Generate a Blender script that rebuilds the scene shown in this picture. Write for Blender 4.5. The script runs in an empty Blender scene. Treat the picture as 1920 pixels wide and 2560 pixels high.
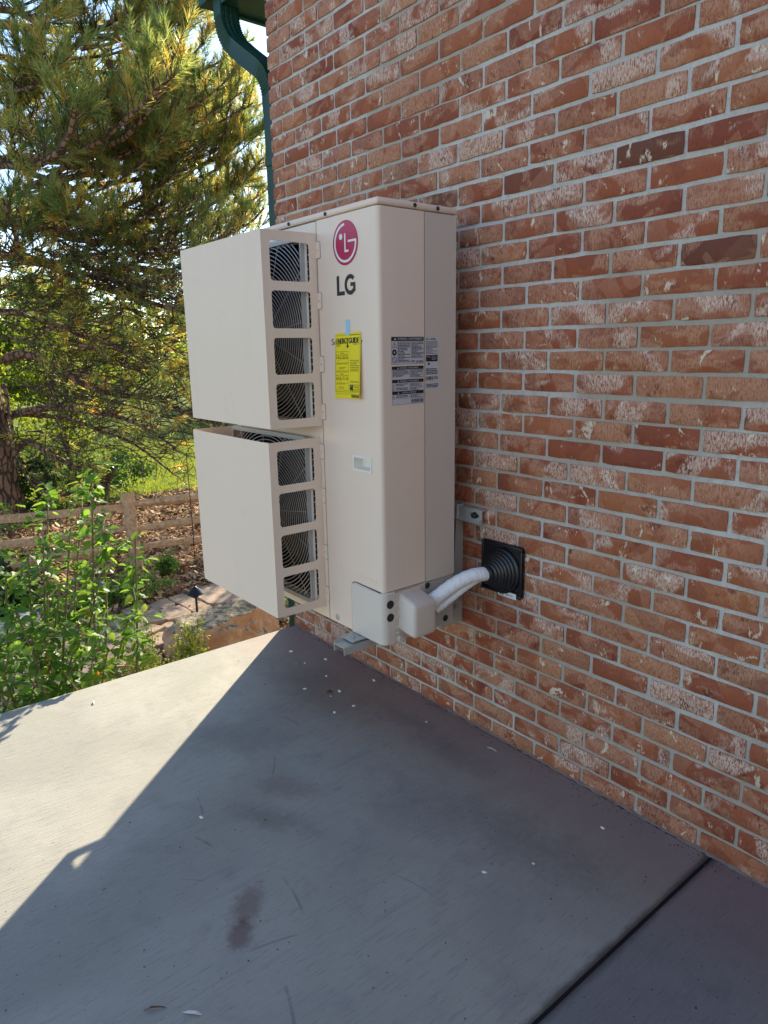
import bpy, bmesh, math, random
import numpy as np
from mathutils import Vector, Matrix, noise as mnoise

random.seed(7)
RNG = np.random.default_rng(11)
SC = bpy.context.scene
COL = SC.collection

# ------------------------------------------------------------------ camera, sky, sun, exposure
cam_d = bpy.data.cameras.new('camera')
cam = bpy.data.objects.new('camera', cam_d)
COL.objects.link(cam)
SC.camera = cam
CAM = Vector((0.99828, -1.79515, 1.40349))
yaw, pitch, roll = 0.892971, -0.231552, -0.0165256
fw = Vector((-math.sin(yaw) * math.cos(pitch), math.cos(yaw) * math.cos(pitch), math.sin(pitch)))
rt = Vector((math.cos(yaw), math.sin(yaw), 0))
up = rt.cross(fw)
rt2 = rt * math.cos(roll) + up * math.sin(roll)
up2 = -rt * math.sin(roll) + up * math.cos(roll)
cam.matrix_world = Matrix(((rt2.x, up2.x, -fw.x, CAM.x), (rt2.y, up2.y, -fw.y, CAM.y),
                           (rt2.z, up2.z, -fw.z, CAM.z), (0, 0, 0, 1)))
cam_d.sensor_fit = 'VERTICAL'
cam_d.sensor_height = 36.0
cam_d.sensor_width = 27.0
cam_d.lens = 1740.27 / 2560 * 36.0
cam_d.clip_start = 0.05
cam_d.clip_end = 1500

SUN_EL = math.radians(26.9)
SUN_H = Vector((-0.641, 0.768, 0)).normalized()
SUN = Vector((SUN_H.x * math.cos(SUN_EL), SUN_H.y * math.cos(SUN_EL), math.sin(SUN_EL)))
world = bpy.data.worlds.new('World')
SC.world = world
world.use_nodes = True
wn = world.node_tree.nodes
wn.clear()
sky = wn.new('ShaderNodeTexSky')
sky.sky_type = 'NISHITA'
sky.sun_disc = False
sky.sun_elevation = SUN_EL
sky.sun_rotation = math.atan2(SUN.x, SUN.y)
sky.altitude = 1600
sky.air_density = 1.0
sky.dust_density = 0.4
bg = wn.new('ShaderNodeBackground')
bg.inputs['Strength'].default_value = 0.15
wo = wn.new('ShaderNodeOutputWorld')
world.node_tree.links.new(sky.outputs[0], bg.inputs[0])
world.node_tree.links.new(bg.outputs[0], wo.inputs[0])

sun_d = bpy.data.lights.new('sun', 'SUN')
sun_d.energy = 4.3
sun_d.angle = math.radians(0.53)
sun_d.color = (1.0, 0.88, 0.66)
sun = bpy.data.objects.new('sun', sun_d)
COL.objects.link(sun)
sun.rotation_euler = (-SUN).to_track_quat('-Z', 'Y').to_euler()
sun.location = (-6, 8, 12)

SC.view_settings.view_transform = 'Standard'
SC.view_settings.look = 'None'
SC.view_settings.exposure = 1.35
SC.view_settings.gamma = 1.0
SC.view_settings.use_curve_mapping = False
SC.render.engine = 'CYCLES'
SC.cycles.max_bounces = 10
SC.cycles.diffuse_bounces = 6
SC.cycles.transparent_max_bounces = 8

# ------------------------------------------------------------------ helpers
LOC = {}


def put(o, label=None, cat=None, group=None, kind=None):
    if label: o['label'] = label
    if cat: o['category'] = cat
    if group: o['group'] = group
    if kind: o['kind'] = kind
    return o


def wloc(o):
    return LOC.get(o.name, Vector((0, 0, 0)))


def link(name, me, parent=None, loc=None):
    o = bpy.data.objects.new(name, me)
    COL.objects.link(o)
    if parent is not None:
        o.parent = parent
        LOC[o.name] = wloc(parent)
    else:
        l = Vector(loc) if loc is not None else Vector((0, 0, 0))
        o.location = l
        LOC[o.name] = l
    return o


def thing(name, loc, label, cat, group=None):
    o = link(name, None, None, loc)
    o.empty_display_size = 0.1
    return put(o, label, cat, group)


class MB:
    """collects geometry in world coordinates; build() links it as ONE mesh object"""

    def __init__(s):
        s.v = []
        s.f = []

    def add(s, vs, fs):
        n = len(s.v)
        s.v += [tuple(v) for v in vs]
        s.f += [tuple(i + n for i in f) for f in fs]
        return s

    def box(s, x0, x1, y0, y1, z0, z1):
        vs = [(x, y, z) for z in (z0, z1) for y in (y0, y1) for x in (x0, x1)]
        return s.add(vs, [(0, 2, 3, 1), (4, 5, 7, 6), (0, 1, 5, 4), (2, 6, 7, 3), (0, 4, 6, 2), (1, 3, 7, 5)])

    def rbox(s, x0, x1, y0, y1, z0, z1, r, seg=3):
        bm = bmesh.new()
        bmesh.ops.create_cube(bm, size=1)
        for v in bm.verts:
            v.co = Vector(((x0 + x1) / 2 + v.co.x * (x1 - x0), (y0 + y1) / 2 + v.co.y * (y1 - y0),
                           (z0 + z1) / 2 + v.co.z * (z1 - z0)))
        bmesh.ops.bevel(bm, geom=list(bm.edges), offset=r, segments=seg, profile=0.5, affect='EDGES')
        return s.bm(bm)

    def bm(s, bm, M=None):
        bm.verts.ensure_lookup_table()
        vs = [(M @ v.co if M else v.co) for v in bm.verts]
        bm.verts.index_update()
        s.add(vs, [[v.index for v in f.verts] for f in bm.faces])
        bm.free()
        return s

    def ring_loft(s, rings, caps=True, closed=False):
        n = len(rings[0])
        vs = [p for r in rings for p in r]
        fs = []
        m = len(rings)
        for i in range(m if closed else m - 1):
            a, b = i * n, ((i + 1) % m) * n
            for j in range(n):
                k = (j + 1) % n
                fs.append((a + j, a + k, b + k, b + j))
        if caps and not closed:
            fs.append(tuple(range(n - 1, -1, -1)))
            fs.append(tuple((m - 1) * n + j for j in range(n)))
        return s.add(vs, fs)

    def tube(s, pts, rad, n=8, caps=True):
        pts = [Vector(p) for p in pts]
        m = len(pts)
        if not hasattr(rad, '__len__'): rad = [rad] * m
        rings = []
        prev = None
        for i, p in enumerate(pts):
            t = (pts[min(i + 1, m - 1)] - pts[max(i - 1, 0)])
            if t.length < 1e-9: t = Vector((0, 0, 1))
            t.normalize()
            if prev is None:
                a = Vector((0, 0, 1)) if abs(t.z) < 0.9 else Vector((1, 0, 0))
                nn = t.cross(a).normalized()
            else:
                nn = (prev - t * prev.dot(t))
                nn = nn.normalized() if nn.length > 1e-6 else t.orthogonal().normalized()
            prev = nn
            b = t.cross(nn)
            rings.append([p + (nn * math.cos(2 * math.pi * k / n) + b * math.sin(2 * math.pi * k / n)) * rad[i]
                          for k in range(n)])
        return s.ring_loft(rings, caps)

    def cyl(s, p0, p1, r0, r1=None, n=16):
        return s.tube([p0, p1], [r0, r0 if r1 is None else r1], n)

    def lathe(s, base, axis, prof, n=24):
        """prof: list of (radius, distance along axis)"""
        axis = Vector(axis).normalized()
        a = axis.orthogonal().normalized()
        b = axis.cross(a)
        base = Vector(base)
        rings = [[base + axis * h + (a * math.cos(2 * math.pi * k / n) + b * math.sin(2 * math.pi * k / n)) * r
                  for k in range(n)] for r, h in prof]
        return s.ring_loft(rings, True)

    def prism(s, poly, vec):
        n = len(poly)
        vec = Vector(vec)
        a = [Vector(p) for p in poly]
        b = [p + vec for p in a]
        fs = [tuple(range(n - 1, -1, -1)), tuple(range(n, 2 * n))]
        for i in range(n):
            j = (i + 1) % n
            fs.append((i, j, n + j, n + i))
        return s.add(a + b, fs)

    def poly(s, pts):
        return s.add(pts, [tuple(range(len(pts)))])

    def build(s, name, mat, parent=None, loc=None, smooth=None):
        l = wloc(parent) if parent is not None else Vector(loc if loc is not None else (0, 0, 0))
        me = bpy.data.meshes.new(name)
        me.from_pydata([(x - l.x, y - l.y, z - l.z) for x, y, z in s.v], [], s.f)
        bm = bmesh.new()
        bm.from_mesh(me)
        bmesh.ops.recalc_face_normals(bm, faces=bm.faces)
        bm.to_mesh(me)
        bm.free()
        if mat: me.materials.append(mat)
        if smooth is not None:
            me.polygons.foreach_set('use_smooth', [True] * len(me.polygons))
            me.set_sharp_from_angle(angle=math.radians(smooth))
        me.update()
        return link(name, me, parent, loc)


def fast_mesh(name, V, F, mat, parent=None, loc=None, attr=None, smooth=False):
    """V (n,3) array, F (m,3|4) array; attr: per-face floats 'tone'"""
    l = wloc(parent) if parent is not None else Vector(loc if loc is not None else (0, 0, 0))
    V = np.asarray(V, np.float32) - np.array(l, np.float32)
    F = np.asarray(F, np.int32)
    m, k = F.shape
    me = bpy.data.meshes.new(name)
    me.vertices.add(len(V))
    me.vertices.foreach_set('co', V.ravel())
    me.loops.add(m * k)
    me.loops.foreach_set('vertex_index', F.ravel())
    me.polygons.add(m)
    me.polygons.foreach_set('loop_start', np.arange(0, m * k, k, dtype=np.int32))
    me.polygons.foreach_set('loop_total', np.full(m, k, np.int32))
    if smooth: me.polygons.foreach_set('use_smooth', np.ones(m, bool))
    if attr is not None:
        a = me.attributes.new('tone', 'FLOAT', 'FACE')
        a.data.foreach_set('value', np.asarray(attr, np.float32))
    me.update(calc_edges=True)
    me.validate()
    if mat: me.materials.append(mat)
    return link(name, me, parent, loc)


def rrect(x0, x1, y0, y1, r, n=5):
    out = []
    for cx, cy, a0 in ((x1 - r, y1 - r, 0), (x0 + r, y1 - r, 90), (x0 + r, y0 + r, 180), (x1 - r, y0 + r, 270)):
        for i in range(n + 1):
            a = math.radians(a0 + 90 * i / n)
            out.append((cx + r * math.cos(a), cy + r * math.sin(a)))
    return out


def circ(cx, cy, r, n=48):
    return [(cx + r * math.cos(2 * math.pi * i / n), cy + r * math.sin(2 * math.pi * i / n)) for i in range(n)]


def curve_mesh(outer, holes, thick):
    cu = bpy.data.curves.new('plate_outline', 'CURVE')
    cu.dimensions = '2D'
    cu.fill_mode = 'BOTH'
    cu.extrude = thick / 2
    for loop in [outer] + list(holes):
        sp = cu.splines.new('POLY')
        sp.points.add(len(loop) - 1)
        for p, q in zip(sp.points, loop): p.co = (q[0], q[1], 0, 1)
        sp.use_cyclic_u = True
    o = bpy.data.objects.new('plate_outline', cu)
    COL.objects.link(o)
    me = bpy.data.meshes.new_from_object(o.evaluated_get(bpy.context.evaluated_depsgraph_get()))
    vs = [v.co.copy() for v in me.vertices]
    fs = [tuple(p.vertices) for p in me.polygons]
    bpy.data.objects.remove(o)
    bpy.data.curves.remove(cu)
    bpy.data.meshes.remove(me)
    return vs, fs


class Plane2:
    """a face of the unit: (a, b) -> world; n = outward normal"""

    def __init__(s, o, ex, ey):
        s.o, s.ex, s.ey = Vector(o), Vector(ex), Vector(ey)
        s.n = s.ex.cross(s.ey).normalized()

    def p(s, a, b, h=0.0):
        return s.o + s.ex * a + s.ey * b + s.n * h

    def plate(s, mb, outer, holes, h0, thick):
        vs, fs = curve_mesh(outer, holes, thick)
        mb.add([s.p(v.x, v.y, h0 + thick / 2 + v.z) for v in vs], fs)
        return mb

    def rect(s, mb, a0, a1, b0, b1, h):
        mb.poly([s.p(a0, b0, h), s.p(a1, b0, h), s.p(a1, b1, h), s.p(a0, b1, h)])

    def line(s, mb, a0, b0, a1, b1, w, h):
        d = Vector((a1 - a0, b1 - b0)).normalized()
        q = Vector((-d.y, d.x)) * w / 2
        mb.poly([s.p(a0 - q.x, b0 - q.y, h), s.p(a1 - q.x, b1 - q.y, h), s.p(a1 + q.x, b1 + q.y, h), s.p(a0 + q.x, b0 + q.y, h)])

    def frame(s, mb, a0, a1, b0, b1, w, h):
        s.rect(mb, a0, a1, b0, b0 + w, h)
        s.rect(mb, a0, a1, b1 - w, b1, h)
        s.rect(mb, a0, a0 + w, b0 + w, b1 - w, h)
        s.rect(mb, a1 - w, a1, b0 + w, b1 - w, h)

    def flat(s, mb, pts, h):
        mb.poly([s.p(a, b, h) for a, b in pts])

    def text(s, mb, txt, a0, a1, b0, b1, h, bold=0.0, space=1.0):
        """text fitted to the box a0..a1, b0..b1 (b0 = baseline, b1 = top of capitals)"""
        cu = bpy.data.curves.new('lettering', 'FONT')
        cu.body = txt
        cu.size = 1
        cu.offset = bold
        cu.space_character = space
        cu.resolution_u = 4
        o = bpy.data.objects.new('lettering', cu)
        COL.objects.link(o)
        me = bpy.data.meshes.new_from_object(o.evaluated_get(bpy.context.evaluated_depsgraph_get()))
        vs = [v.co.copy() for v in me.vertices]
        fs = [tuple(p.vertices) for p in me.polygons]
        bpy.data.objects.remove(o)
        bpy.data.curves.remove(cu)
        bpy.data.meshes.remove(me)
        if not vs: return
        xs = [v.x for v in vs]
        x0, x1 = min(xs), max(xs)
        ky = (b1 - b0) / 0.7
        mb.add([s.p(a0 + (v.x - x0) / (x1 - x0) * (a1 - a0), b0 + v.y * ky, h) for v in vs], fs)


# ------------------------------------------------------------------ materials
def srgb(r, g, b):
    f = lambda c: (c / 255 / 12.92) if c / 255 <= 0.04045 else ((c / 255 + 0.055) / 1.055) ** 2.4
    return (f(r), f(g), f(b))


class NT:
    def __init__(s, name):
        s.m = bpy.data.materials.new(name)
        s.m.use_nodes = True
        s.t = s.m.node_tree
        s.t.nodes.clear()
        s.out = s.t.nodes.new('ShaderNodeOutputMaterial')

    def n(s, typ, props=None, **ins):
        nd = s.t.nodes.new('ShaderNode' + typ)
        for k, v in (props or {}).items(): setattr(nd, k, v)
        for k, v in ins.items():
            key = k.replace('_', ' ')
            if key.isdigit(): key = int(key)
            s.set(nd, key, v)
        return nd

    def set(s, nd, key, v):
        sock = nd.inputs[key]
        if isinstance(v, bpy.types.NodeSocket):
            s.t.links.new(v, sock)
        elif isinstance(v, bpy.types.Node):
            s.t.links.new(v.outputs[0], sock)
        elif isinstance(v, (tuple, list)) and sock.type == 'RGBA' and len(v) == 3:
            sock.default_value = (*v, 1)
        else:
            sock.default_value = v

    def math(s, op, a, b=None, clamp=False):
        nd = s.n('Math', {'operation': op, 'use_clamp': clamp})
        s.set(nd, 0, a)
        if b is not None: s.set(nd, 1, b)
        return nd.outputs[0]

    def vmath(s, op, a, b=None):
        nd = s.n('VectorMath', {'operation': op})
        s.set(nd, 0, a)
        if b is not None: s.set(nd, 1, b)
        return nd.outputs[0]

    def noise(s, vec, scale, detail=2.0, rough=0.5, dist=0.0, color=False):
        nd = s.n('TexNoise', None, Vector=vec, Scale=scale, Detail=detail, Roughness=rough, Distortion=dist)
        return nd.outputs[1 if color else 0]

    def ramp(s, fac, stops, interp='LINEAR'):
        nd = s.n('ValToRGB', None, Fac=fac)
        cr = nd.color_ramp
        cr.interpolation = interp
        while len(cr.elements) < len(stops): cr.elements.new(0.5)
        for e, (p, c) in zip(cr.elements, stops):
            e.position = p
            e.color = (c, c, c, 1) if not hasattr(c, '__len__') else (*c, 1)
        return nd.outputs[0]

    def step(s, fac, a, b):
        return s.n('MapRange', {'interpolation_type': 'SMOOTHSTEP'}, Value=fac, From_Min=a, From_Max=b).outputs[0]

    def mix(s, fac, a, b, mode='MIX'):
        nd = s.n('MixRGB', {'blend_type': mode})
        s.set(nd, 0, fac); s.set(nd, 1, a); s.set(nd, 2, b)
        return nd.outputs[0]

    def pos(s):
        return s.n('NewGeometry').outputs['Position']

    def bump(s, h, strength=0.5, dist=0.002, normal=None):
        nd = s.n('Bump', None, Height=h, Strength=strength, Distance=dist)
        if normal is not None: s.set(nd, 'Normal', normal)
        return nd.outputs[0]

    def surf(s, color, rough=0.6, metal=0.0, normal=None, spec=0.5, coat=0.0):
        b = s.n('BsdfPrincipled')
        s.set(b, 'Base Color', color); s.set(b, 'Roughness', rough); s.set(b, 'Metallic', metal)
        s.set(b, 'Specular IOR Level', spec)
        if coat: s.set(b, 'Coat Weight', coat)
        if normal is not None: s.set(b, 'Normal', normal)
        s.t.links.new(b.outputs[0], s.out.inputs[0])
        return s.m

    def leaf(s, color, trans, rough=0.5, fac=0.45, normal=None):
        d = s.n('BsdfPrincipled')
        s.set(d, 'Base Color', color); s.set(d, 'Roughness', rough); s.set(d, 'Specular IOR Level', 0.35)
        if normal is not None: s.set(d, 'Normal', normal)
        t = s.n('BsdfTranslucent', None, Color=trans)
        mx = s.n('MixShader', None)
        s.set(mx, 0, fac)
        s.t.links.new(d.outputs[0], mx.inputs[1])
        s.t.links.new(t.outputs[0], mx.inputs[2])
        s.t.links.new(mx.outputs[0], s.out.inputs[0])
        return s.m


def simple(name, col, rough=0.5, metal=0.0, spec=0.5, var=0.06, scale=30.0, bump=0.0):
    t = NT(name)
    p = t.pos()
    nz = t.noise(p, scale, 3)
    c = t.mix(t.math('MULTIPLY', nz, var * 4, True), col, tuple(x * 0.72 for x in col))
    nrm = t.bump(t.noise(p, scale * 12, 2), bump, 0.001) if bump else None
    return t.surf(c, rough, metal, nrm, spec)


def mat_brick():
    t = NT('clay_brick')
    obj = t.n('ObjectInfo').outputs['Random']
    isl = t.n('NewGeometry').outputs['Random Per Island']
    rnd = t.math('FRACT', t.math('ADD', t.math('MULTIPLY', obj, 37.31), t.math('MULTIPLY', isl, 17.77)))
    wn_ = t.n('TexWhiteNoise', {'noise_dimensions': '1D'}, W=t.math('MULTIPLY', rnd, 91.7))
    sep = t.n('SeparateColor', None, Color=wn_.outputs['Color'])
    r1, r2, r3 = sep.outputs[0], sep.outputs[1], sep.outputs[2]
    off = t.vmath('SCALE', wn_.outputs['Color'])
    off.node.inputs['Scale'].default_value = 40.0
    p = t.vmath('ADD', t.pos(), off)
    base = t.ramp(r1, [(0.0, (.30, .074, .030)), (0.2, (.34, .093, .040)), (0.45, (.37, .108, .047)), (0.66, (.41, .137, .054)),
                       (0.82, (.34, .100, .044)), (0.972, (.28, .068, .034)), (0.985, (.17, .06, .032)), (1.0, (.16, .055, .03))])
    # broad half-brick fields left by the coating, with drawn edges
    m = t.n('Mapping', None, Vector=p, Rotation=(0, 0.6, 0), Scale=(1.0, 1.0, 1.5))
    field = t.noise(m.outputs[0], 8.5, 2.0, 0.5, 1.1)
    field = t.math('ADD', field, t.math('MULTIPLY', t.math('SUBTRACT', t.noise(p, 120, 4, .65), .5), .16))
    thr = t.math('ADD', 0.33, t.math('MULTIPLY', r2, 0.24))
    fm = t.step(t.math('SUBTRACT', field, thr), -0.03, 0.09)
    wr = t.n('Mapping', None, Vector=p, Scale=(1.0, 1.0, 0.34))
    grain = t.noise(wr.outputs[0], 260, 4.0, 0.62, 0.6)
    gm = t.step(grain, 0.40, 0.58)
    fine = t.noise(p, 620, 2.0, 0.6)
    tint = t.mix(r3, (.50, .255, .165), (.51, .27, .145))
    c = t.mix(t.math('MULTIPLY', fm, t.math('ADD', 0.22, t.math('MULTIPLY', gm, 0.60))), base, tint)
    # flow marks: curved facets with drawn edges, each a little lighter or darker
    pv = t.vmath('ADD', p, t.vmath('MULTIPLY', t.noise(p, 7, 2, .5, color=True), (.10, .10, .10)))
    vo = t.n('TexVoronoi', None, Vector=pv, Scale=13.0)
    vs = t.n('SeparateColor', None, Color=vo.outputs['Color']).outputs[0]
    c = t.mix(t.math('MULTIPLY', t.step(vs, .58, .88), .30), c, (.52, .26, .155))
    c = t.mix(t.math('MULTIPLY', t.step(vs, .42, .12), .32), c, (.20, .048, .028))
    c = t.mix(t.math('MULTIPLY', t.step(grain, .46, .36), .42), c, (.13, .038, .022))
    # pale mauve-grey whitewash, broken by the wrinkled skin of the clay
    ww = t.noise(p, 6.5, 2.0, 0.55, 0.7)
    wthr = t.math('ADD', 0.458, t.math('MULTIPLY', r3, 0.25))
    wm = t.step(t.math('SUBTRACT', ww, wthr), 0.0, 0.07)
    c = t.mix(t.math('MULTIPLY', t.math('MULTIPLY', wm, t.step(grain, 0.36, 0.62)), 0.80), c, (.70, .54, .42))
    # cream flashes with ragged edges
    cr = t.noise(t.n('Mapping', None, Vector=p, Rotation=(0, -0.5, 0), Scale=(1.2, 1, 0.8)).outputs[0], 13, 3.5, 0.6, 1.6)
    cm = t.step(t.math('ADD', cr, t.math('MULTIPLY', t.math('SUBTRACT', grain, 0.5), 0.30)), 0.625, 0.69)
    c = t.mix(t.math('MULTIPLY', cm, 0.9), c, (.72, .60, .44))
    # burnt dark-red spots
    dk = t.noise(p, 11, 3, 0.6, 0.5)
    dm = t.math('MULTIPLY', t.step(dk, 0.63, 0.68), t.step(grain, 0.62, 0.42))
    c = t.mix(t.math('MULTIPLY', dm, 0.8), c, (.13, .025, .018))
    sm = t.step(t.math('ADD', fine, t.math('MULTIPLY', grain, 0.5)), 0.62, 0.95)
    c = t.mix(t.math('MULTIPLY', t.step(fine, 0.60, 0.75), 0.35), c, (.10, .035, .025))
    h = t.math('ADD', t.math('MULTIPLY', grain, 0.8), t.math('ADD', t.math('MULTIPLY', fine, 0.35), t.math('MULTIPLY', field, 0.9)))
    return t.surf(c, 0.82, 0, t.bump(h, 0.55, 0.0022), 0.35)


def mat_mortar():
    t = NT('mortar')
    p = t.pos()
    big = t.noise(p, 1.1, 2, 0.5, 0.3)
    g = t.noise(p, 380, 3, 0.65)
    md = t.noise(p, 42, 3, 0.6)
    c = t.mix(t.step(big, 0.42, 0.58), (.42, .36, .28), (.58, .55, .49))
    c = t.mix(t.math('MULTIPLY', t.step(md, 0.45, 0.7), 0.35), c, (.33, .30, .265))
    c = t.mix(t.math('MULTIPLY', t.step(g, 0.52, 0.68), 0.4), c, (.20, .185, .165))
    return t.surf(c, 0.92, 0, t.bump(t.math('ADD', t.math('MULTIPLY', g, 0.5), md), 0.7, 0.003), 0.2)


def mat_concrete(name, base, dark, PIT=.765):
    t = NT(name)
    p = t.pos()
    sx = t.n('SeparateXYZ', None, Vector=p)
    X, Y = sx.outputs[0], sx.outputs[1]
    br = t.noise(t.n('Mapping', None, Vector=p, Scale=(190, 15, 1)).outputs[0], 1.0, 3, 0.6, 0.25)
    br2 = t.noise(t.n('Mapping', None, Vector=p, Scale=(60, 3.2, 1)).outputs[0], 1.0, 2, 0.6, 0.3)
    blot = t.noise(p, 1.7, 4, 0.55, 0.4)
    blot2 = t.noise(p, 5.5, 5, 0.62, 0.6)
    g = t.noise(p, 420, 2, 0.6)
    c = t.mix(t.step(blot, 0.36, 0.66), base, tuple(b * 0.80 for b in base))
    c = t.mix(t.math('MULTIPLY', t.step(blot2, 0.50, 0.72), 0.38), c, dark)
    c = t.mix(t.math('MULTIPLY', t.step(br, 0.56, 0.70), 0.42), c, tuple(b * 0.45 for b in base))
    c = t.mix(t.math('MULTIPLY', t.step(br2, 0.55, 0.72), 0.22), c, tuple(b * 0.55 for b in base))
    c = t.mix(t.math('MULTIPLY', t.step(g, 0.52, 0.70), 0.34), c, tuple(b * 1.35 for b in base))
    pit = t.noise(p, 95, 1, 0.5)
    c = t.mix(t.math('MULTIPLY', t.step(pit, PIT, PIT + .035), 0.85), c, (.035, .032, .03))
    # reddish brick-dust wash that has run out along the foot of the wall
    dist = t.math('ADD', t.math('MULTIPLY', Y, -1.0), t.math('MULTIPLY', t.math('SUBTRACT', blot2, 0.5), 0.42))
    wash = t.math('SUBTRACT', 1.0, t.step(dist, 0.03, 0.52), True)
    c = t.mix(t.math('MULTIPLY', wash, 0.60), c, (.265, .160, .148))
    W = t.noise(p, 9, 4, 0.6)

    def spot(cx, cy, rx, ry, rot, col, k, soft=0.5, thr=0.9):
        nonlocal c
        dx = t.math('SUBTRACT', X, cx); dy = t.math('SUBTRACT', Y, cy)
        ca, sa = math.cos(rot), math.sin(rot)
        u = t.math('DIVIDE', t.math('ADD', t.math('MULTIPLY', dx, ca), t.math('MULTIPLY', dy, sa)), rx)
        v = t.math('DIVIDE', t.math('SUBTRACT', t.math('MULTIPLY', dy, ca), t.math('MULTIPLY', dx, sa)), ry)
        d = t.math('SQRT', t.math('ADD', t.math('MULTIPLY', u, u), t.math('MULTIPLY', v, v)))
        d = t.math('ADD', d, t.math('MULTIPLY', t.math('SUBTRACT', t.math('ADD', t.math('MULTIPLY', W, .6), t.math('MULTIPLY', t.noise(p, 42, 8, .72), .55)), 0.55), 3.0))
        m_ = t.math('SUBTRACT', 1.0, t.step(d, thr - soft, thr + soft), True)
        c = t.mix(t.math('MULTIPLY', m_, k), c, col)

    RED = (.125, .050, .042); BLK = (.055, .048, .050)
    spot(-.445, -1.115, .075, .040, -.72, RED, .48, .5)
    spot(-.375, -1.175, .06, .034, -.72, RED, .55, .45)
    spot(-.82, -.77, .11, .06, .6, RED, .28, .6)
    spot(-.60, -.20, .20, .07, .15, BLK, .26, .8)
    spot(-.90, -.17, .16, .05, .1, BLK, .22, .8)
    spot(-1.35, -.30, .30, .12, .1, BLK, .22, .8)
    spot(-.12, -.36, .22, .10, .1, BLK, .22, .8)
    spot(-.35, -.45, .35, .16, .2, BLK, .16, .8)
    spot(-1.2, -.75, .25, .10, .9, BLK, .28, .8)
    spot(-.72, -.9, .14, .05, .5, BLK, .3, .6)

    def scuff(x0, y0, x1, y1, w, k):
        nonlocal c
        L = math.hypot(x1 - x0, y1 - y0); ux, uy = (x1 - x0) / L, (y1 - y0) / L
        dx = t.math('SUBTRACT', X, x0); dy = t.math('SUBTRACT', Y, y0)
        u = t.math('ADD', t.math('MULTIPLY', dx, ux), t.math('MULTIPLY', dy, uy))
        v = t.math('SUBTRACT', t.math('MULTIPLY', dy, ux), t.math('MULTIPLY', dx, uy))
        bow = t.math('MULTIPLY', t.math('MULTIPLY', u, t.math('SUBTRACT', u, L)), 0.9)
        v = t.math('ABSOLUTE', t.math('ADD', v, bow))
        a = t.math('SUBTRACT', 1.0, t.step(v, w * 0.3, w), True)
        e = t.math('MULTIPLY', t.step(u, 0, L * 0.2), t.math('SUBTRACT', 1.0, t.step(u, L * 0.8, L), True))
        m_ = t.math('MULTIPLY', t.math('MULTIPLY', a, e), t.step(W, 0.36, 0.6))
        c = t.mix(t.math('MULTIPLY', m_, k * .62), c, BLK)

    scuff(-.84, -1.13, -.71, -1.085, .006, .7)
    scuff(-.485, -.99, -.32, -1.02, .006, .75)
    scuff(-.19, -1.16, -.06, -1.21, .006, .7)
    scuff(-.32, -1.19, -.28, -1.05, .005, .5)
    scuff(-1.02, -.70, -.90, -.78, .005, .5)
    scuff(-.66, -1.22, -.60, -1.16, .004, .6)
    scuff(-.05, -.30, .08, -.33, .006, .6)
    scuff(-1.25, -.55, -1.12, -.52, .005, .5)
    scuff(-.98, -1.02, -.86, -1.05, .004, .6)
    scuff(-.30, -.75, -.14, -.71, .004, .45)
    jd = t.math('ABSOLUTE', t.math('SUBTRACT', X, .244))
    jd = t.math('ADD', jd, t.math('MULTIPLY', t.math('SUBTRACT', W, .5), .03))
    c = t.mix(t.math('MULTIPLY', t.math('SUBTRACT', 1.0, t.step(jd, .004, .026), True), .72), c, (.05, .045, .045))
    h = t.math('ADD', t.math('MULTIPLY', br, 1.0), t.math('ADD', t.math('MULTIPLY', g, 0.4), t.math('MULTIPLY', br2, 0.5)))
    return t.surf(c, 0.78, 0, t.bump(h, 0.8, 0.0026), 0.35)


def mat_paint(name, col, rough=0.42):
    t = NT(name)
    p = t.pos()
    a = t.noise(p, 3.0, 3, 0.5)
    peel = t.noise(p, 900, 1, 0.5)
    dirt = t.noise(p, 38, 5, 0.65)
    c = t.mix(t.math('MULTIPLY', a, 0.16), col, tuple(x * 0.8 for x in col))
    run = t.noise(t.n('Mapping', None, Vector=p, Scale=(8, 8, .8)).outputs[0], 1.0, 4, 0.6)
    c = t.mix(t.math('MULTIPLY', t.step(run, 0.50, 0.80), 0.10), c, (col[0] * .66, col[1] * .62, col[2] * .56))
    smu = t.noise(p, 7, 5, 0.65, .8)
    c = t.mix(t.math('MULTIPLY', t.step(smu, 0.60, 0.75), 0.10), c, tuple(x * 0.55 for x in col))
    c = t.mix(t.math('MULTIPLY', t.step(dirt, 0.66, 0.8), 0.22), c, tuple(x * 0.55 for x in col))
    return t.surf(c, t.math('ADD', rough, t.math('MULTIPLY', a, 0.12)), 0, t.bump(peel, 0.10, 0.0006), 0.45)


def mat_metal(name, col, rough):
    t = NT(name)
    p = t.pos()
    a = t.noise(p, 60, 4, 0.6)
    c = t.mix(t.math('MULTIPLY', a, 0.5), col, tuple(x * 0.6 for x in col))
    return t.surf(c, t.math('ADD', rough, t.math('MULTIPLY', a, 0.15)), 0.75, t.bump(a, 0.1, 0.001))


def mat_wood(name, c1, c2):
    t = NT(name)
    p = t.n('TexCoord').outputs['Object']
    g = t.noise(t.n('Mapping', None, Vector=p, Scale=(30, 30, 30)).outputs[0], 1.0, 5, 0.65, 1.2)
    gl = t.noise(t.pos(), 6, 4, 0.6, 0.8)
    c = t.mix(t.step(g, 0.35, 0.65), c1, c2)
    c = t.mix(t.math('MULTIPLY', t.step(gl, 0.5, 0.7), 0.5), c, tuple(x * 0.5 for x in c2))
    return t.surf(c, 0.85, 0, t.bump(g, 0.8, 0.01), 0.2)


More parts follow.
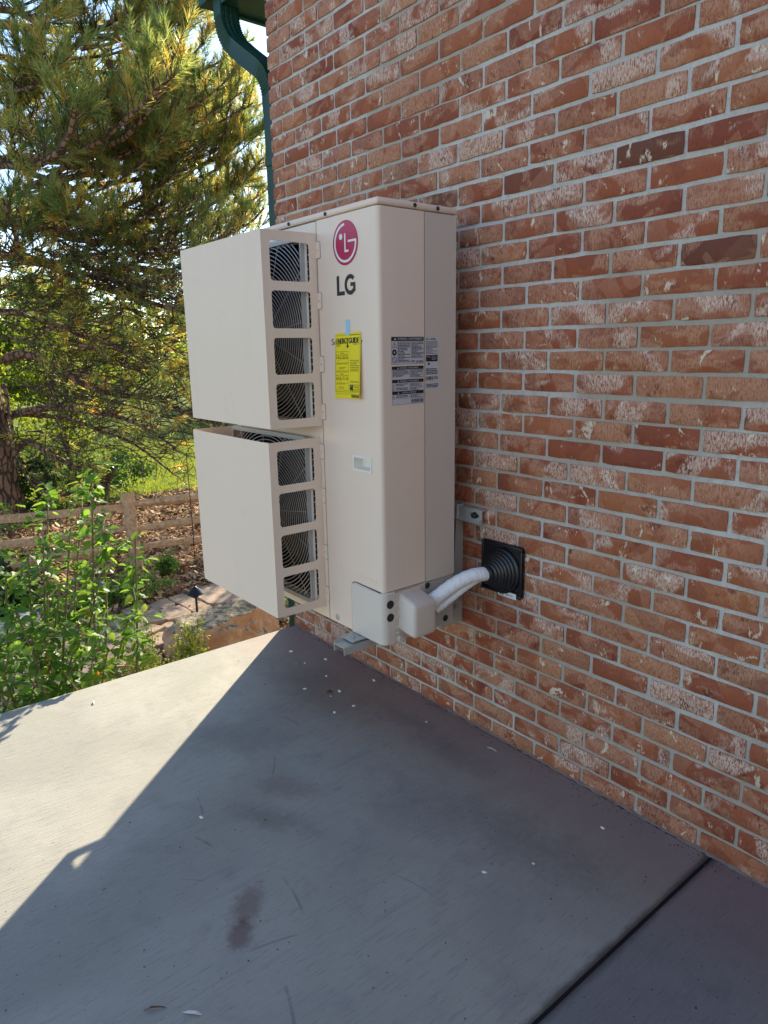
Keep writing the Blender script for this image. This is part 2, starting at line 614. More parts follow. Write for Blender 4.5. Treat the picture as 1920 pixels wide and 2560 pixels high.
def mat_bark(name, c1, c2, sc=14):
    t = NT(name)
    p = t.pos()
    m = t.n('Mapping', None, Vector=p, Scale=(1, 1, 0.35)).outputs[0]
    v = t.n('TexVoronoi', {'feature': 'DISTANCE_TO_EDGE'}, Vector=t.vmath('ADD', m, t.vmath('MULTIPLY', t.noise(p, sc, 2, color=True), (.05, .05, .05))), Scale=sc)
    g = t.noise(p, sc * 8, 4, 0.65)
    c = t.mix(t.step(v.outputs[0], 0.02, 0.16), c2, c1)
    c = t.mix(t.math('MULTIPLY', t.step(g, 0.4, 0.7), 0.5), c, c2)
    h = t.math('ADD', t.step(v.outputs[0], 0.0, 0.2), t.math('MULTIPLY', g, 0.4))
    return t.surf(c, 0.9, 0, t.bump(h, 0.9, 0.025), 0.2)


def mat_leafy(name, stops, tr_gain=(1.7, 2.0, 0.9), fac=0.45, rough=0.5):
    t = NT(name)
    at = t.n('Attribute', {'attribute_name': 'tone', 'attribute_type': 'GEOMETRY'})
    oi = t.n('ObjectInfo').outputs['Random']
    tone = t.math('FRACT', t.math('ADD', at.outputs['Fac'], t.math('MULTIPLY', oi, 0.35)))
    c = t.ramp(tone, stops)
    tr = t.mix(1.0, c, tr_gain, 'MULTIPLY')
    return t.leaf(c, tr, rough, fac)


M = {}
M['brick'] = mat_brick()
M['mortar'] = mat_mortar()
M['slab'] = mat_concrete('broomed_concrete', (.375, .362, .315), (.235, .222, .215))
M['slab_dark'] = mat_concrete('weathered_concrete', (.23, .215, .21), (.13, .118, .12), .725)
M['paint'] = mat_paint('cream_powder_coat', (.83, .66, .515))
M['paint_side_shaded'] = mat_paint('cream_textured_coat_shaded', (.655, .55, .455), 0.5)  # darker copy of the cabinet coat, the side's shade put into its colour
M['plastic'] = mat_paint('warm_white_plastic', (.70, .605, .505), 0.38)
M['plastic_white'] = mat_paint('white_plastic', (.82, .77, .68), 0.35)
M['guard'] = mat_paint('shade_greyed_guard_plastic', (.50, .475, .43), 0.4)  # white guard plastic greyed, shade under the hood is in the colour
M['black'] = simple('black_rubber', (.010, .010, .012), 0.38, 0, 0.5, 0.05, 60, 0.1)
M['dark'] = simple('dark_plastic', (.022, .023, .026), 0.5)
M['fan'] = simple('fan_plastic', (.030, .031, .034), 0.42)
M['ink'] = simple('black_ink', (.012, .012, .013), 0.5)
M['letter'] = simple('charcoal_letter', (.022, .024, .028), 0.45)
M['red'] = simple('crimson_print', (.46, .012, .065), 0.4, var=0.02)
M['white'] = simple('white_print', (.78, .77, .74), 0.5, var=0.02)
M['label'] = simple('grey_sticker', (.60, .585, .61), 0.4, var=0.03)
M['yellow'] = simple('yellow_paper', (.86, .70, .012), 0.55, var=0.03)
M['tape'] = simple('pale_blue_tape', (.36, .60, .72), 0.4, var=0.03)
M['screw'] = mat_metal('zinc_screw', (.55, .55, .55), 0.35)
M['galv'] = mat_metal('galvanised_steel', (.56, .57, .55), 0.42)
M['bracket'] = simple('grey_bracket_paint', (.50, .50, .46), 0.4, 0.2)
M['wrap'] = NT('white_vinyl_wrap')
_p = M['wrap'].pos()
M['wrap'] = M['wrap'].surf((.86, .855, .84), 0.38, 0, M['wrap'].bump(M['wrap'].noise(_p, 55, 3, 0.55, 1.6), 0.45, 0.008), 0.5)
M['copper'] = mat_metal('copper_pipe', (.72, .28, .14), 0.4)
M['green'] = simple('dark_green_paint', (.006, .044, .027), 0.5, 0, 0.3, 0.05, 14, 0.05)
M['soffit'] = simple('green_soffit', (.010, .055, .036), 0.5, 0, 0.4)
M['roof'] = simple('dark_shingle', (.06, .058, .055), 0.9, 0, 0.2, 0.2, 20, 0.5)
M['joint'] = simple('expansion_joint_felt', (.016, .015, .015), 0.95, 0, 0.2, 0.2, 60, 0.8)
M['dirty_mortar'] = simple('dirty_mortar', (.25, .185, .16), .95, 0, .2, .2, 40, .6)
M['dark_grit'] = simple('dark_grit', (.05, .038, .032), .9)
M['chip'] = simple('white_chip', (.78, .77, .73), 0.6)
M['dryleaf'] = simple('dry_brown_leaf', (.13, .065, .025), 0.7)
#PART2

# ------------------------------------------------------------------ patio slabs and house
def fz(x, y=0):
    return -0.029 - 0.005 * max(-2.0, min(x, 1.0))


GZ = -1.2


def slab(name, x0, x1, y0, y1, mat, r=0.012):
    bm = bmesh.new()
    bmesh.ops.create_cube(bm, size=1)
    for v in bm.verts:
        x = x0 if v.co.x < 0 else x1
        v.co = Vector((x, y0 if v.co.y < 0 else y1, fz(x) if v.co.z > 0 else GZ - .1))
    es = [e for e in bm.edges if all(v.co.z > -.5 for v in e.verts)]
    bmesh.ops.bevel(bm, geom=es, offset=r, segments=3, profile=0.5, affect='EDGES')
    return put(MB().bm(bm).build(name, mat, smooth=40), kind='structure')


slab('patio_slab', -2.0, 0.2405, -13.0, -0.002, M['slab'])
slab('patio_slab', 0.2475, 4.2, -13.0, -0.002, M['slab_dark'], 0.006)
jt = MB().box(0.2385, 0.2495, -13.0, -0.002, -.5, -.0345)
put(jt.build('expansion_joint', M['joint']), kind='structure')

Lb, Hc = 0.200728, 0.0677
DZ = [0, -1.1, -1.0, 1.1, 1.0, -1.9, 0.9, 0.0, -0.9, 0.1, -1.2, -1.2, -0.6, -0.6, 0.3, -0.6, 1.5, 1.5, -1.7, 3.0, 2.1, -0.7, -0.2, 0.7, 0.1, 0.4, -1.7, -2.3, -1.1, 1.7, 1.0, 2.1, 1.6, -3.8, -2.1, -3.9, 0.5]
DXC = [-3.1, 1.0, 0.2, -1.3, 0.6, 3.0, 9.2, 6.6, -1.6, 11.0, -0.8, -3.6, -2.9, -7.4, -3.2, -8.5, 2.8, 2.6, 3.4, -0.9, -2.5, 0.9, -1.9, 2.2, 0.7, 1.7, 3.1, -0.1, -4.3, -3.9, -5.4, 4.1, 1.5, 5.8, 3.7, -0.3, -5.6]

house = thing('brick_house', (-2, 0, fz(-2)), 'red brick house wall with whitewashed bricks and grey mortar beside the patio', 'house')
core = MB().prism([(-1.994, .0038, GZ - .2), (4.2, .0038, GZ - .2), (4.2, .0038, 3.5), (-1.994, .0038, 3.06)], (0, 7, 0))
core.box(3.4, 4.2, -7.0, .0036, GZ - .2, 3.45)  # unseen wing, added to block low sky light from the unit's side
core.build('mortar', M['mortar'], house)
so = MB().box(-2.5, -1.999, 0.05, 7.0, 3.035, 3.06)
so.build('soffit', M['soffit'], house)
fa = MB().box(-2.525, -2.5, 0.03, 7.0, 3.02, 3.22)
fa.box(-2.5, -2.0, 0.025, 0.05, 3.03, 3.16)
fa.build('fascia', M['green'], house)
rf = MB().prism([(-2.56, 0.02, 3.20), (4.3, 0.02, 3.70), (4.3, 0.02, 3.56), (-2.56, 0.02, 3.07)][::-1], (0, 7.2, 0))
rf.build('roof', M['roof'], house)
gut = MB()
for zz, a, b in ((3.07, -2.63, -2.527),):
    gut.box(a, b, 0.0, 7.0, zz, zz + .004)
    gut.box(a - .006, a, 0.0, 7.0, zz, zz + .12)
    gut.box(a, b, 0.0, 0.004, zz + .004, zz + .12)
gut.build('gutter', M['green'], house)


fil = MB()
q_ = random.Random(3)
rings = []
for i in range(260):
    x = -1.99 + i * .0125
    w_, h_ = q_.uniform(.002, .010), q_.uniform(.002, .010)
    z = fz(x)
    rings.append([(x, .002, z + h_), (x, -.0022 - .3 * w_, z + h_ * .8), (x, -.004 - w_, z + .0012), (x, .002, z - .01)])
fil.ring_loft(rings)
fil.build('mortar_fillet', M['dirty_mortar'], house, smooth=60)


def brick_shape(seed):
    """one pressed clay brick face, unit size: slightly irregular arrises, five visible sides"""
    r = random.Random(seed)
    bm_v, bm_f = [], []
    def loop(sx, sz, y, j):
        pts = []
        for (ax, az, bx, bz, n) in ((-1, -1, 1, -1, 5), (1, -1, 1, 1, 2), (1, 1, -1, 1, 5), (-1, 1, -1, -1, 2)):
            for i in range(n):
                f = i / n
                x = ax + (bx - ax) * f
                z = az + (bz - az) * f
                corner = (i == 0)
                k = .985 if corner else 1.0
                pts.append((x * sx * k * .5 + r.uniform(-j, j) * .3, y, z * sz * (.95 if corner else 1) * .5 + r.uniform(-j, j)))
        return pts
    a = loop(1.0, 1.0, .0085, .022)
    b = [(x, .0012, z) for x, y, z in a]
    c = [(x * .982, -.0004 + r.uniform(-.0004, .0004), z * .93) for x, y, z in a]
    n = len(a)
    vs = a + b + c
    fs = []
    for k in (0, n):
        for i in range(n):
            j = (i + 1) % n
            fs.append((k + i, k + j, k + n + j, k + n + i))
    fs.append(tuple(range(2 * n, 3 * n)))
    return vs, fs


SHAPES = [brick_shape(i) for i in range(9)]
BM_ = []
for vs, fs in SHAPES:
    me = bpy.data.meshes.new('brick')
    me.from_pydata(vs, [], fs)
    me.materials.append(M['brick'])
    me.polygons.foreach_set('use_smooth', [True] * len(me.polygons))
    me.set_sharp_from_angle(angle=math.radians(50))
    me.update()
    BM_.append(me)
br_r = random.Random(5)
bricks = []
for c in range(-18, 54):
    dz = DZ[c] / 1000 if 0 <= c < 37 else br_r.uniform(-.001, .001)
    dx = DXC[c] / 1000 if 0 <= c < 37 else br_r.uniform(-.004, .004)
    par = c % 2
    h = -20
    hs = list(range(-20 if par == 0 else -19, 18, 2))
    xs = [-2.0035] if par == 1 else []
    for hh in hs:
        xs.append(-2.0035 if hh == -20 else hh * Lb / 2 + dx + br_r.uniform(-.0012, .0012))
    for i in range(len(xs) - 1):
        a, b = xs[i], xs[i + 1]
        ja = 0.0 if a < -2.003 else .0050 + br_r.uniform(-.0008, .0012)
        jb = .0050 + br_r.uniform(-.0008, .0012)
        x0, x1 = a + ja, b - jb
        z = c * Hc + dz
        hgt = Hc - .0116 + br_r.uniform(-.0012, .0012)
        if c < -1 and (x0 > -1.9): continue
        top = 3.06 + (x0 + 2.0) * .07
        if z + .04 > top: continue
        bricks.append(((x0 + x1) / 2, z, x1 - x0, hgt, br_r.uniform(-.0018, .0008), br_r.randrange(9), br_r.choice((1, -1)), br_r.choice((1, -1))))


def to_px(p):
    q = Vector(p) - CAM
    d = q.dot(fw)
    if d < .05: return None
    return (960 + 1740.27 * q.dot(rt2) / d, 1280 - 1740.27 * q.dot(up2) / d, d)


def shown(b):
    q = to_px((b[0], 0, b[1]))
    if q is None or not (-60 < q[0] < 1980 and -40 < q[1] < 2600): return -1
    e = to_px((b[0] + .1, 0, b[1]))
    hid = -0.5 if (780 < q[0] < 1110 and 560 < q[1] < 1500) else 0   # behind the unit
    return abs(e[0] - q[0]) / q[2] + hid * 1000


order = sorted(range(len(bricks)), key=lambda i: -shown(bricks[i]))
single = set(i for i in order[:296] if shown(bricks[i]) > 0)
sv, sf = [], []
for i, (x, z, w, hgt, dy, k, fx, fzz) in enumerate(bricks):
    if i in single:
        o = bpy.data.objects.new('brick', BM_[k])
        COL.objects.link(o)
        o.parent = house
        l = wloc(house)
        o.location = (x - l.x, dy - l.y, z - l.z)
        o.scale = (w, 1, hgt)
        o.rotation_euler = (0, math.pi if fx < 0 else 0, 0)
    else:
        vs, fs = SHAPES[k]
        n = len(sv)
        sv += [(x + q[0] * w * fx, dy + q[1], z + q[2] * hgt * fx) for q in vs]
        sf += [tuple(n + j for j in f) for f in fs]
me = bpy.data.meshes.new('bricks')
l = wloc(house)
me.from_pydata([(a - l.x, b - l.y, c - l.z) for a, b, c in sv], [], sf)
me.materials.append(M['brick'])
me.polygons.foreach_set('use_smooth', [True] * len(me.polygons))
me.set_sharp_from_angle(angle=math.radians(50))
me.update()
put(link('bricks', me, house), kind='stuff')

# ------------------------------------------------------------------ downspout
ds = thing('downspout', (-2.07, .07, GZ), 'dark green ribbed downspout running down the corner of the brick house', 'downspout')


def ds_section(c, t, sc=1.0):
    """rectangular corrugated section: c centre, t tangent in the xz plane"""
    t = Vector(t).normalized()
    n = Vector((t.z, 0, -t.x))
    w, d = .0365 * sc, .05 * sc
    pts = []
    g = .0035
    prof = []
    for s_ in (-1, -.62, -.5, -.38, -.12, 0, .12, .38, .5, .62, 1):
        prof.append((s_, g if s_ in (-.5, 0, .5) else 0))
    for s_, k in prof: pts.append((w - k, s_ * d))
    for s_ in (.5, 0, -.5): pts.append((s_ * w, d - .002))
    for s_, k in prof[::-1]: pts.append((-w + k, s_ * d))
    for s_ in (-.5, 0, .5): pts.append((s_ * w, -d + .002))
    return [Vector(c) + n * a + Vector((0, b, 0)) for a, b in pts]


YD = .072
pp = MB()
rings = []
for z in (GZ + .05, -.3, .6, 1.4, 2.26):
    rings.append(ds_section((-2.058, YD, z), (0, 0, 1)))
pp.ring_loft(rings)
pp.build('pipe', M['green'], ds, smooth=30)
path = [Vector(p) for p in [(-2.060, YD, 2.255), (-2.060, YD, 2.40), (-2.068, YD, 2.52), (-2.078, YD, 2.575), (-2.103, YD, 2.625), (-2.145, YD, 2.665),
        (-2.22, YD, 2.715), (-2.31, YD, 2.775), (-2.39, YD, 2.832), (-2.43, YD, 2.868), (-2.462, YD, 2.91), (-2.482, YD, 2.955), (-2.49, YD, 3.0), (-2.49, YD, 3.06), (-2.49, YD, 3.12)]]
dense = []
for i in range(len(path) - 1):
    p0, p1, p2, p3 = path[max(i - 1, 0)], path[i], path[i + 1], path[min(i + 2, len(path) - 1)]
    for k in range(6):
        f = k / 6
        dense.append(.5 * ((2 * p1) + (p2 - p0) * f + (2 * p0 - 5 * p1 + 4 * p2 - p3) * f * f + (3 * p1 - p0 - 3 * p2 + p3) * f ** 3))
dense.append(path[-1])
el = MB()
rings = []
for i, p in enumerate(dense):
    t = dense[min(i + 1, len(dense) - 1)] - dense[max(i - 1, 0)]
    bend = 2.54 < p.z < 2.67 or 2.82 < p.z < 3.0
    sc_ = 1.0
    if bend: sc_ = 1.03 if i % 2 else .955
    rings.append(ds_section(p, t, sc_))
el.ring_loft(rings)
el.build('elbow', M['green'], ds, smooth=24)
st = MB()
st.ring_loft([ds_section((-2.058, YD, z), (0, 0, 1), s_) for z, s_ in ((2.235, 1.0), (2.238, 1.09), (2.275, 1.09), (2.278, 1.0))])
st.build('joint_collar', M['green'], ds, smooth=30)
for z in (3.2,):
    b = MB().box(-2.113, -2.109, .015, .13, z, z + .03)
    b.box(-2.113, -2.0, .012, .0155, z, z + .03)
    b.build('strap', M['green'], ds)

# ------------------------------------------------------------------ heat pump
XR, XL, YF, YB, ZB, ZT = -.683, -1.633, -.448, -.128, .436, 1.829
hp = thing('heat_pump', ((XR + XL) / 2, (YF + YB) / 2, ZB), 'tall cream outdoor heat pump unit hung on the brick wall with two boxy fan hoods', 'heat pump')
FR = Plane2((0, YF, 0), (1, 0, 0), (0, 0, 1))           # front, a = x, b = z, normal -y
SD = Plane2((XR, 0, 0), (0, 1, 0), (0, 0, 1))           # side facing the viewer, a = y, b = z, normal +x

b = MB().rbox(XL - .004, XR + .004, YF - .004, YB + .004, 1.8075, ZT, .009, 3)
b.build('top_cap', M['paint'], hp, smooth=40)

# front panel with the rounded right corner: open section in plan, from the seam beside the hoods round to the side seam
def corner_section(x0, y_end, r=.016, t=.0015, off=0.0):
    pts = [(x0, YF - off)]
    cx, cy = XR - r, YF + r
    for i in range(7):
        a = math.radians(-90 + 90 * i / 6)
        pts.append((cx + (r + off) * math.cos(a), cy + (r + off) * math.sin(a)))
    pts.append((XR + off, y_end))
    return pts


def sheet(mb, sec, z0, z1, t=.0018):
    outer = sec
    inner = []
    for i, (x, y) in enumerate(sec):
        px, py = sec[max(i - 1, 0)]
        qx, qy = sec[min(i + 1, len(sec) - 1)]
        d = Vector((qx - px, qy - py)).normalized()
        inner.append((x - d.y * t, y + d.x * t))
    mb.prism([(x, y, z0) for x, y in outer + inner[::-1]], (0, 0, z1 - z0))
    return mb


HX0, HX1, HZ0, HZ1 = -.8315, -.732, 1.0128, 1.0635
sec = corner_section(-1.0, -.2665)
# split so that the recessed handle is a real opening
mb = MB()
VCX = -.857
sheet(mb, [(-1.0, YF), (HX0, YF)], .4385, 1.8055)
sheet(mb, [(HX0, YF), (HX1, YF)], HZ1, 1.8055)
sheet(mb, [(HX0, YF), (VCX if VCX > HX0 else HX1, YF)], .622, HZ0)
sheet(mb, corner_section(HX1, -.2665), .6215, 1.8055)
mb.build('front_panel', M['paint'], hp, smooth=35)
mb = MB()
sheet(mb, [(VCX, YF + .002), (HX0, YF + .002)], .4385, .62)
mb.build('skirt', M['paint'], hp)
rg = MB()
rg.tube([FR.p(-.941, .653, .0005), FR.p(-.72, .652, .0005)], .0032, 6)
rg.build('embossed_ridge', M['paint'], hp, smooth=60)
rg = MB()
rg.tube([FR.p(-.945, 1.005, .0002), FR.p(-.86, 1.0, .0002)], .0016, 6)
rg.build('embossed_ridge', M['paint'], hp, smooth=60)

mb = MB()
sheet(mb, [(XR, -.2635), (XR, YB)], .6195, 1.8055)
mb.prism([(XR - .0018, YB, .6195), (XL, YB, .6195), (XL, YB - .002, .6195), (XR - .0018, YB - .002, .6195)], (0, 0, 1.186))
mb.build('side_panel', M['paint_side_shaded'], hp)
sm = MB().box(XR - .006, XR - .003, -.2668, -.2632, .6195, 1.8055)
sm.build('panel_seam', M['dark'], hp)
# left flank, back and floor pan close the box
bx = MB()
bx.box(XL, XL + .002, YF, YB, ZB, 1.8055)
bx.box(XL + .002, XR - .02, YB - .0045, YB - .0025, ZB, 1.8055)
bx.box(XL + .002, XR - .0045, YF + .004, YB - .005, ZB, ZB + .003)
bx.box(XL + .002, -1.02, YF + .06, YB - .02, ZB + .004, ZB + .008)
bx.build('cabinet', M['paint'], hp)
# base of the side: recessed service panel below the side panels
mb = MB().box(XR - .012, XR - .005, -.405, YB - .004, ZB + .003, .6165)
mb.build('base_panel', M['paint_side_shaded'], hp)
mb = MB()
SD.plate(mb, [(-.219, ZB + .002), (-.140, ZB + .002), (-.140, .606), (-.165, .612), (-.262, .617), (-.262, .60)], [], -.004, .0025)
mb.build('service_plate', M['bracket'], hp)

# wrap-round valve cover at the bottom right corner
sec = corner_section(VCX, -.405, .022, off=.004)
mb = MB()
sheet(mb, [p for p in sec], .4365, .612, .003)
top = [(x, y, .612) for x, y in sec]
tin = [(x + (.006 if x < -.80 else -.004), y + .006, .6195) for x, y in sec]
mb.add(top + tin, [(i, i + 1, len(top) + i + 1, len(top) + i) for i in range(len(top) - 1)])
mb.build('valve_cover', M['plastic'], hp, smooth=45)
gp = MB().box(VCX - .0045, VCX - .001, YF - .0012, YF + .001, .437, .60)
gp.tube([FR.p(VCX - .0025, .598, .0008), FR.p(VCX - .0005, .609, .0008), FR.p(VCX + .006, .617, .0008), FR.p(VCX + .018, .6215, .0008), FR.p(VCX + .03, .6225, .0008), FR.p(-.70, .6185, .0016)], .0017, 5)
gp.build('cover_gap', M['dark'], hp)
for z in (.578, .5325):
    k = MB().cyl((XR + .0035, -.4245, z), (XR + .0052, -.4245, z), .0145, n=28)
    k.build('knockout', M['ink'], hp)
sp = MB().box(XR - .002, XR + .003, -.4045, -.4025, .4375, .612)
sp.build('cover_seam', M['plastic_white'], hp)

# pipe outlet box
PB = MB()
bm = bmesh.new()
bmesh.ops.create_cube(bm, size=1)
for v in bm.verts:
    x = XR - .004 if v.co.x < 0 else -.603
    y = -.386 if v.co.y < 0 else -.283
    z = (.463 if v.co.x > 0 else .474) if v.co.z < 0 else (.584 if v.co.x > 0 else .606)
    v.co = Vector((x, y, z))
bmesh.ops.bevel(bm, geom=[e for e in bm.edges if not all(v.co.x < XR for v in e.verts)], offset=.016, segments=5, profile=.5, affect='EDGES')
PB.bm(bm)
PB.build('pipe_cover', M['plastic'], hp, smooth=50)
fl = MB()
SD.plate(fl, [(-.4, .440), (-.29, .440), (-.29, .612), (-.4, .612)], [], -.003, .004)
for z in (.590, .556, .522, .488, .466):
    fl.box(XR, XR + .008, -.3985, -.386, z, z + .0025)
fl.cyl((XR, -.385, .447), (XR + .014, -.385, .447), .011, n=20)
fl.cyl((XR, -.391, .604), (XR + .004, -.391, .604), .005, n=12)
fl.build('cover_flange', M['plastic'], hp, smooth=40)


def screw(p, n, r=.006, parent=hp, mat='screw', wash=0.0):
    n = Vector(n)
    s = MB()
    if wash: s.lathe(Vector(p), n, [(wash, 0), (wash, .0012), (wash * .8, .002), (r, .0022)], 18)
    s.lathe(Vector(p) + n * .001, n, [(r, 0), (r, .002), (r * .75, .0035), (r * .3, .0038), (r * .28, .0022)], 14)
    s.build('screw', M[mat], parent, smooth=40)


for x in (-.94, -1.158): screw((x, YF - .004, 1.817), (0, -1, 0), .0062, mat='dark')
for y in (-.308, -.2137): screw((XR + .004, y, 1.818), (1, 0, 0), .0062, mat='dark')
screw((-.9516, YF, .4585), (0, -1, 0), .006, wash=.0115)
screw((XR - .0005, -.2545, .604), (1, 0, 0), .006, wash=.011, mat='dark')
screw((XR - .0005, -.168, .4615), (1, 0, 0), .0062, wash=.012, mat='dark')

# recessed carrying handle
hd = MB()
FR.plate(hd, rrect(HX0, HX1, HZ0, HZ1, .004, 3), [rrect(HX0 + .007, HX1 - .006, HZ0 + .007, HZ1 - .007, .004, 3)], -.001, .004)
o_ = rrect(HX0 + .007, HX1 - .006, HZ0 + .007, HZ1 - .007, .004, 3)
rings = [[FR.p(a, b_, 0) for a, b_ in o_], [FR.p(a * .9 + -.782 * .1, b_ + .004, -.03) for a, b_ in o_]]
n_ = len(o_)
hd.add([p for r_ in rings for p in r_], [(i, (i + 1) % n_, n_ + (i + 1) % n_, n_ + i) for i in range(n_)] + [tuple(range(n_, 2 * n_))])
hd.build('handle', M['plastic_white'], hp, smooth=40)

# badge, letters
lg = MB()
cx, cz, R_ = -.843, 1.7205, .0655
FR.flat(lg, circ(cx, cz, R_, 64), .0008)
badge = lg.build('round_badge', M['red'], hp)
lm_ = MB()
def arc(mb, a0, a1, r0, r1, h, n=40):
    o, i_ = [], []
    for k in range(n + 1):
        a = math.radians(a0 + (a1 - a0) * k / n)
        o.append((cx + r1 * math.cos(a), cz + r1 * math.sin(a)))
        i_.append((cx + r0 * math.cos(a), cz + r0 * math.sin(a)))
    for k in range(n):
        FR.flat(mb, [i_[k], o[k], o[k + 1], i_[k + 1]], h)
arc(lm_, 92, 360, R_ * .77, R_ * .88, .0014)
FR.rect(lm_, cx + R_ * .22, cx + R_ * .88, cz, cz + R_ * .10, .0014)
FR.flat(lm_, circ(cx - R_ * .34, cz + R_ * .30, R_ * .135, 24), .0014)
FR.rect(lm_, cx - R_ * .06, cx + R_ * .04, cz - R_ * .42, cz + R_ * .42, .0014)
FR.rect(lm_, cx + R_ * .04, cx + R_ * .26, cz - R_ * .42, cz - R_ * .32, .0014)
lm_.build('badge_mark', M['white'], badge)

lt = MB()
a0, b0, s_ = -.8945, 1.5668, .0595
FR.rect(lt, a0, a0 + .0135, b0, b0 + s_, .0008)
FR.rect(lt, a0 + .0135, a0 + .042, b0, b0 + .012, .0008)
gx, gz = -.8225, b0 + s_ / 2
def gpt(r, a): return (gx + .030 * r * math.cos(a), gz + .0308 * r * math.sin(a))
n_ = 40
for k in range(n_):
    t0 = math.radians(42 + (325 - 42) * k / n_)
    t1 = math.radians(42 + (325 - 42) * (k + 1) / n_)
    FR.flat(lt, [gpt(.58, t0), gpt(1, t0), gpt(1, t1), gpt(.58, t1)], .0008)
FR.rect(lt, gx + .0145, gx + .0265, b0 + .0085, gz + .006, .0009)
FR.rect(lt, gx + .001, gx + .0265, gz - .005, gz + .006, .001)
lt.build('lettering', M['letter'], hp)
sl = MB()
FR.text(sl, 'Sm', -.934, -.893, 1.4150, 1.4350, .0006)
FR.text(sl, 'r', -.7735, -.7655, 1.4150, 1.4350, .0006)
sl.build('lettering', M['letter'], hp)

# stickers on the flank
def microtext(mb, P, a0, a1, b0, b1, rows, h, seed=0, fill=.55):
    r = random.Random(seed)
    st_ = (b1 - b0) / rows
    for i in range(rows):
        y = b1 - st_ * (i + 1)
        end = a1 if r.random() < .6 else a0 + (a1 - a0) * r.uniform(.45, .95)
        x = a0
        while x < end - .0015:
            w = min(r.uniform(.003, .010), end - x)
            P.rect(mb, x, x + w, y + st_ * (1 - fill), y + st_, h)
            x += w + .0012


def barcode(mb, P, a0, a1, b0, b1, h, seed=1):
    r = random.Random(seed)
    x = a0
    while x < a1:
        w = r.choice((.0008, .0012, .0018, .0026))
        P.rect(mb, x, min(x + w, a1), b0, b1, h)
        x += w + r.choice((.0007, .001, .0016))


def tri(mb, P, cx, cy, s, h, w=.0012):
    p = [(cx - s, cy - s * .8), (cx + s, cy - s * .8), (cx, cy + s * .95)]
    for i in range(3):
        P.line(mb, *p[i], *p[(i + 1) % 3], w, h)
    P.rect(mb, cx - s * .1, cx + s * .1, cy - s * .45, cy + s * .4, h)


S1 = MB(); SD.rect(S1, -.4035, -.2695, 1.3525, 1.436, .0006)
s1 = S1.build('warning_sticker', M['label'], hp)
K = MB(); W = MB()
hK, hW = .0010, .0013
SD.rect(K, -.403, -.270, 1.4240, 1.4358, hK)
SD.text(W, 'WARNING / AVERTISSEMENT', -.379, -.275, 1.4268, 1.4333, hW, .01)
SD.flat(W, [(-.393, 1.4265), (-.383, 1.4265), (-.388, 1.4338)], hW)
SD.frame(K, -.403, -.270, 1.353, 1.424, .0007, hK)
SD.rect(K, -.3795, -.3788, 1.3535, 1.424, hK)
SD.rect(K, -.3235, -.3228, 1.3535, 1.424, hK)
tri(K, SD, -.391, 1.411, .0095, hK)
for j, cy in enumerate((1.389, 1.3665)):
    n_ = 28
    for k in range(n_):
        t0, t1 = 2 * math.pi * k / n_, 2 * math.pi * (k + 1) / n_
        ri = .3 if j == 0 else .8
        SD.flat(K, [(-.391 + .0095 * ri * math.cos(t0), cy + .0095 * ri * math.sin(t0)), (-.391 + .0095 * math.cos(t0), cy + .0095 * math.sin(t0)),
                    (-.391 + .0095 * math.cos(t1), cy + .0095 * math.sin(t1)), (-.391 + .0095 * ri * math.cos(t1), cy + .0095 * ri * math.sin(t1))], hK)
SD.line(K, -.397, 1.373, -.385, 1.360, .0016, hK)
SD.text(K, 'HAZARDOUS VOLTAGE', -.377, -.3255, 1.4168, 1.4218, hK)
SD.text(K, 'TENSION DANGEREUSE', -.321, -.2725, 1.4168, 1.4218, hK)
microtext(K, SD, -.377, -.326, 1.357, 1.4155, 13, hK, 3)
microtext(K, SD, -.321, -.272, 1.370, 1.4155, 12, hK, 4)
barcode(K, SD, -.303, -.273, 1.356, 1.3635, hK, 2)
microtext(K, SD, -.321, -.305, 1.356, 1.3645, 2, hK, 5)
K.build('print', M['ink'], s1); W.build('print', M['label'], s1)

S2 = MB(); SD.rect(S2, -.4025, -.2705, 1.2290, 1.3470, .0006)
s2 = S2.build('warning_sticker', M['label'], hp)
K = MB(); W = MB()
for (b1, txt) in ((1.3468, 'WARNING / AVERTISSEMENT'), (1.3065, 'WARNING / AVERTISSEMENT'), (1.2708, 'CAUTION / ATTENTION')):
    SD.rect(K, -.402, -.271, b1 - .0102, b1, hK)
    SD.text(W, txt, -.370 if 'W' in txt else -.362, -.292 if 'W' in txt else -.304, b1 - .0077, b1 - .0027, hW, .006)
    SD.flat(W, [(-.380, b1 - .0078), (-.3735, b1 - .0078), (-.3768, b1 - .0025)], hW)
SD.frame(K, -.402, -.271, 1.2295, 1.3465, .0007, hK)
SD.rect(K, -.3305, -.3299, 1.2475, 1.3365, hK)
microtext(K, SD, -.399, -.334, 1.313, 1.335, 6, hK, 6)
microtext(K, SD, -.327, -.274, 1.310, 1.335, 7, hK, 7)
for cy in (1.289, 1.2765, 1.2535): tri(K, SD, -.396, cy, .0048, hK, .0008)
SD.rect(K, -.402, -.271, 1.2825, 1.2829, hK); SD.rect(K, -.402, -.271, 1.2475, 1.248, hK)
for i, cy in enumerate((1.2885, 1.276, 1.253)):
    microtext(K, SD, -.386, -.336, cy - .004, cy + .005, 2, hK, 8 + i)
    microtext(K, SD, -.327, -.276, cy - .005, cy + .005, 3, hK, 12 + i)
barcode(K, SD, -.324, -.273, 1.2325, 1.2445, hK, 3)
K.build('print', M['ink'], s2); W.build('print', M['label'], s2)

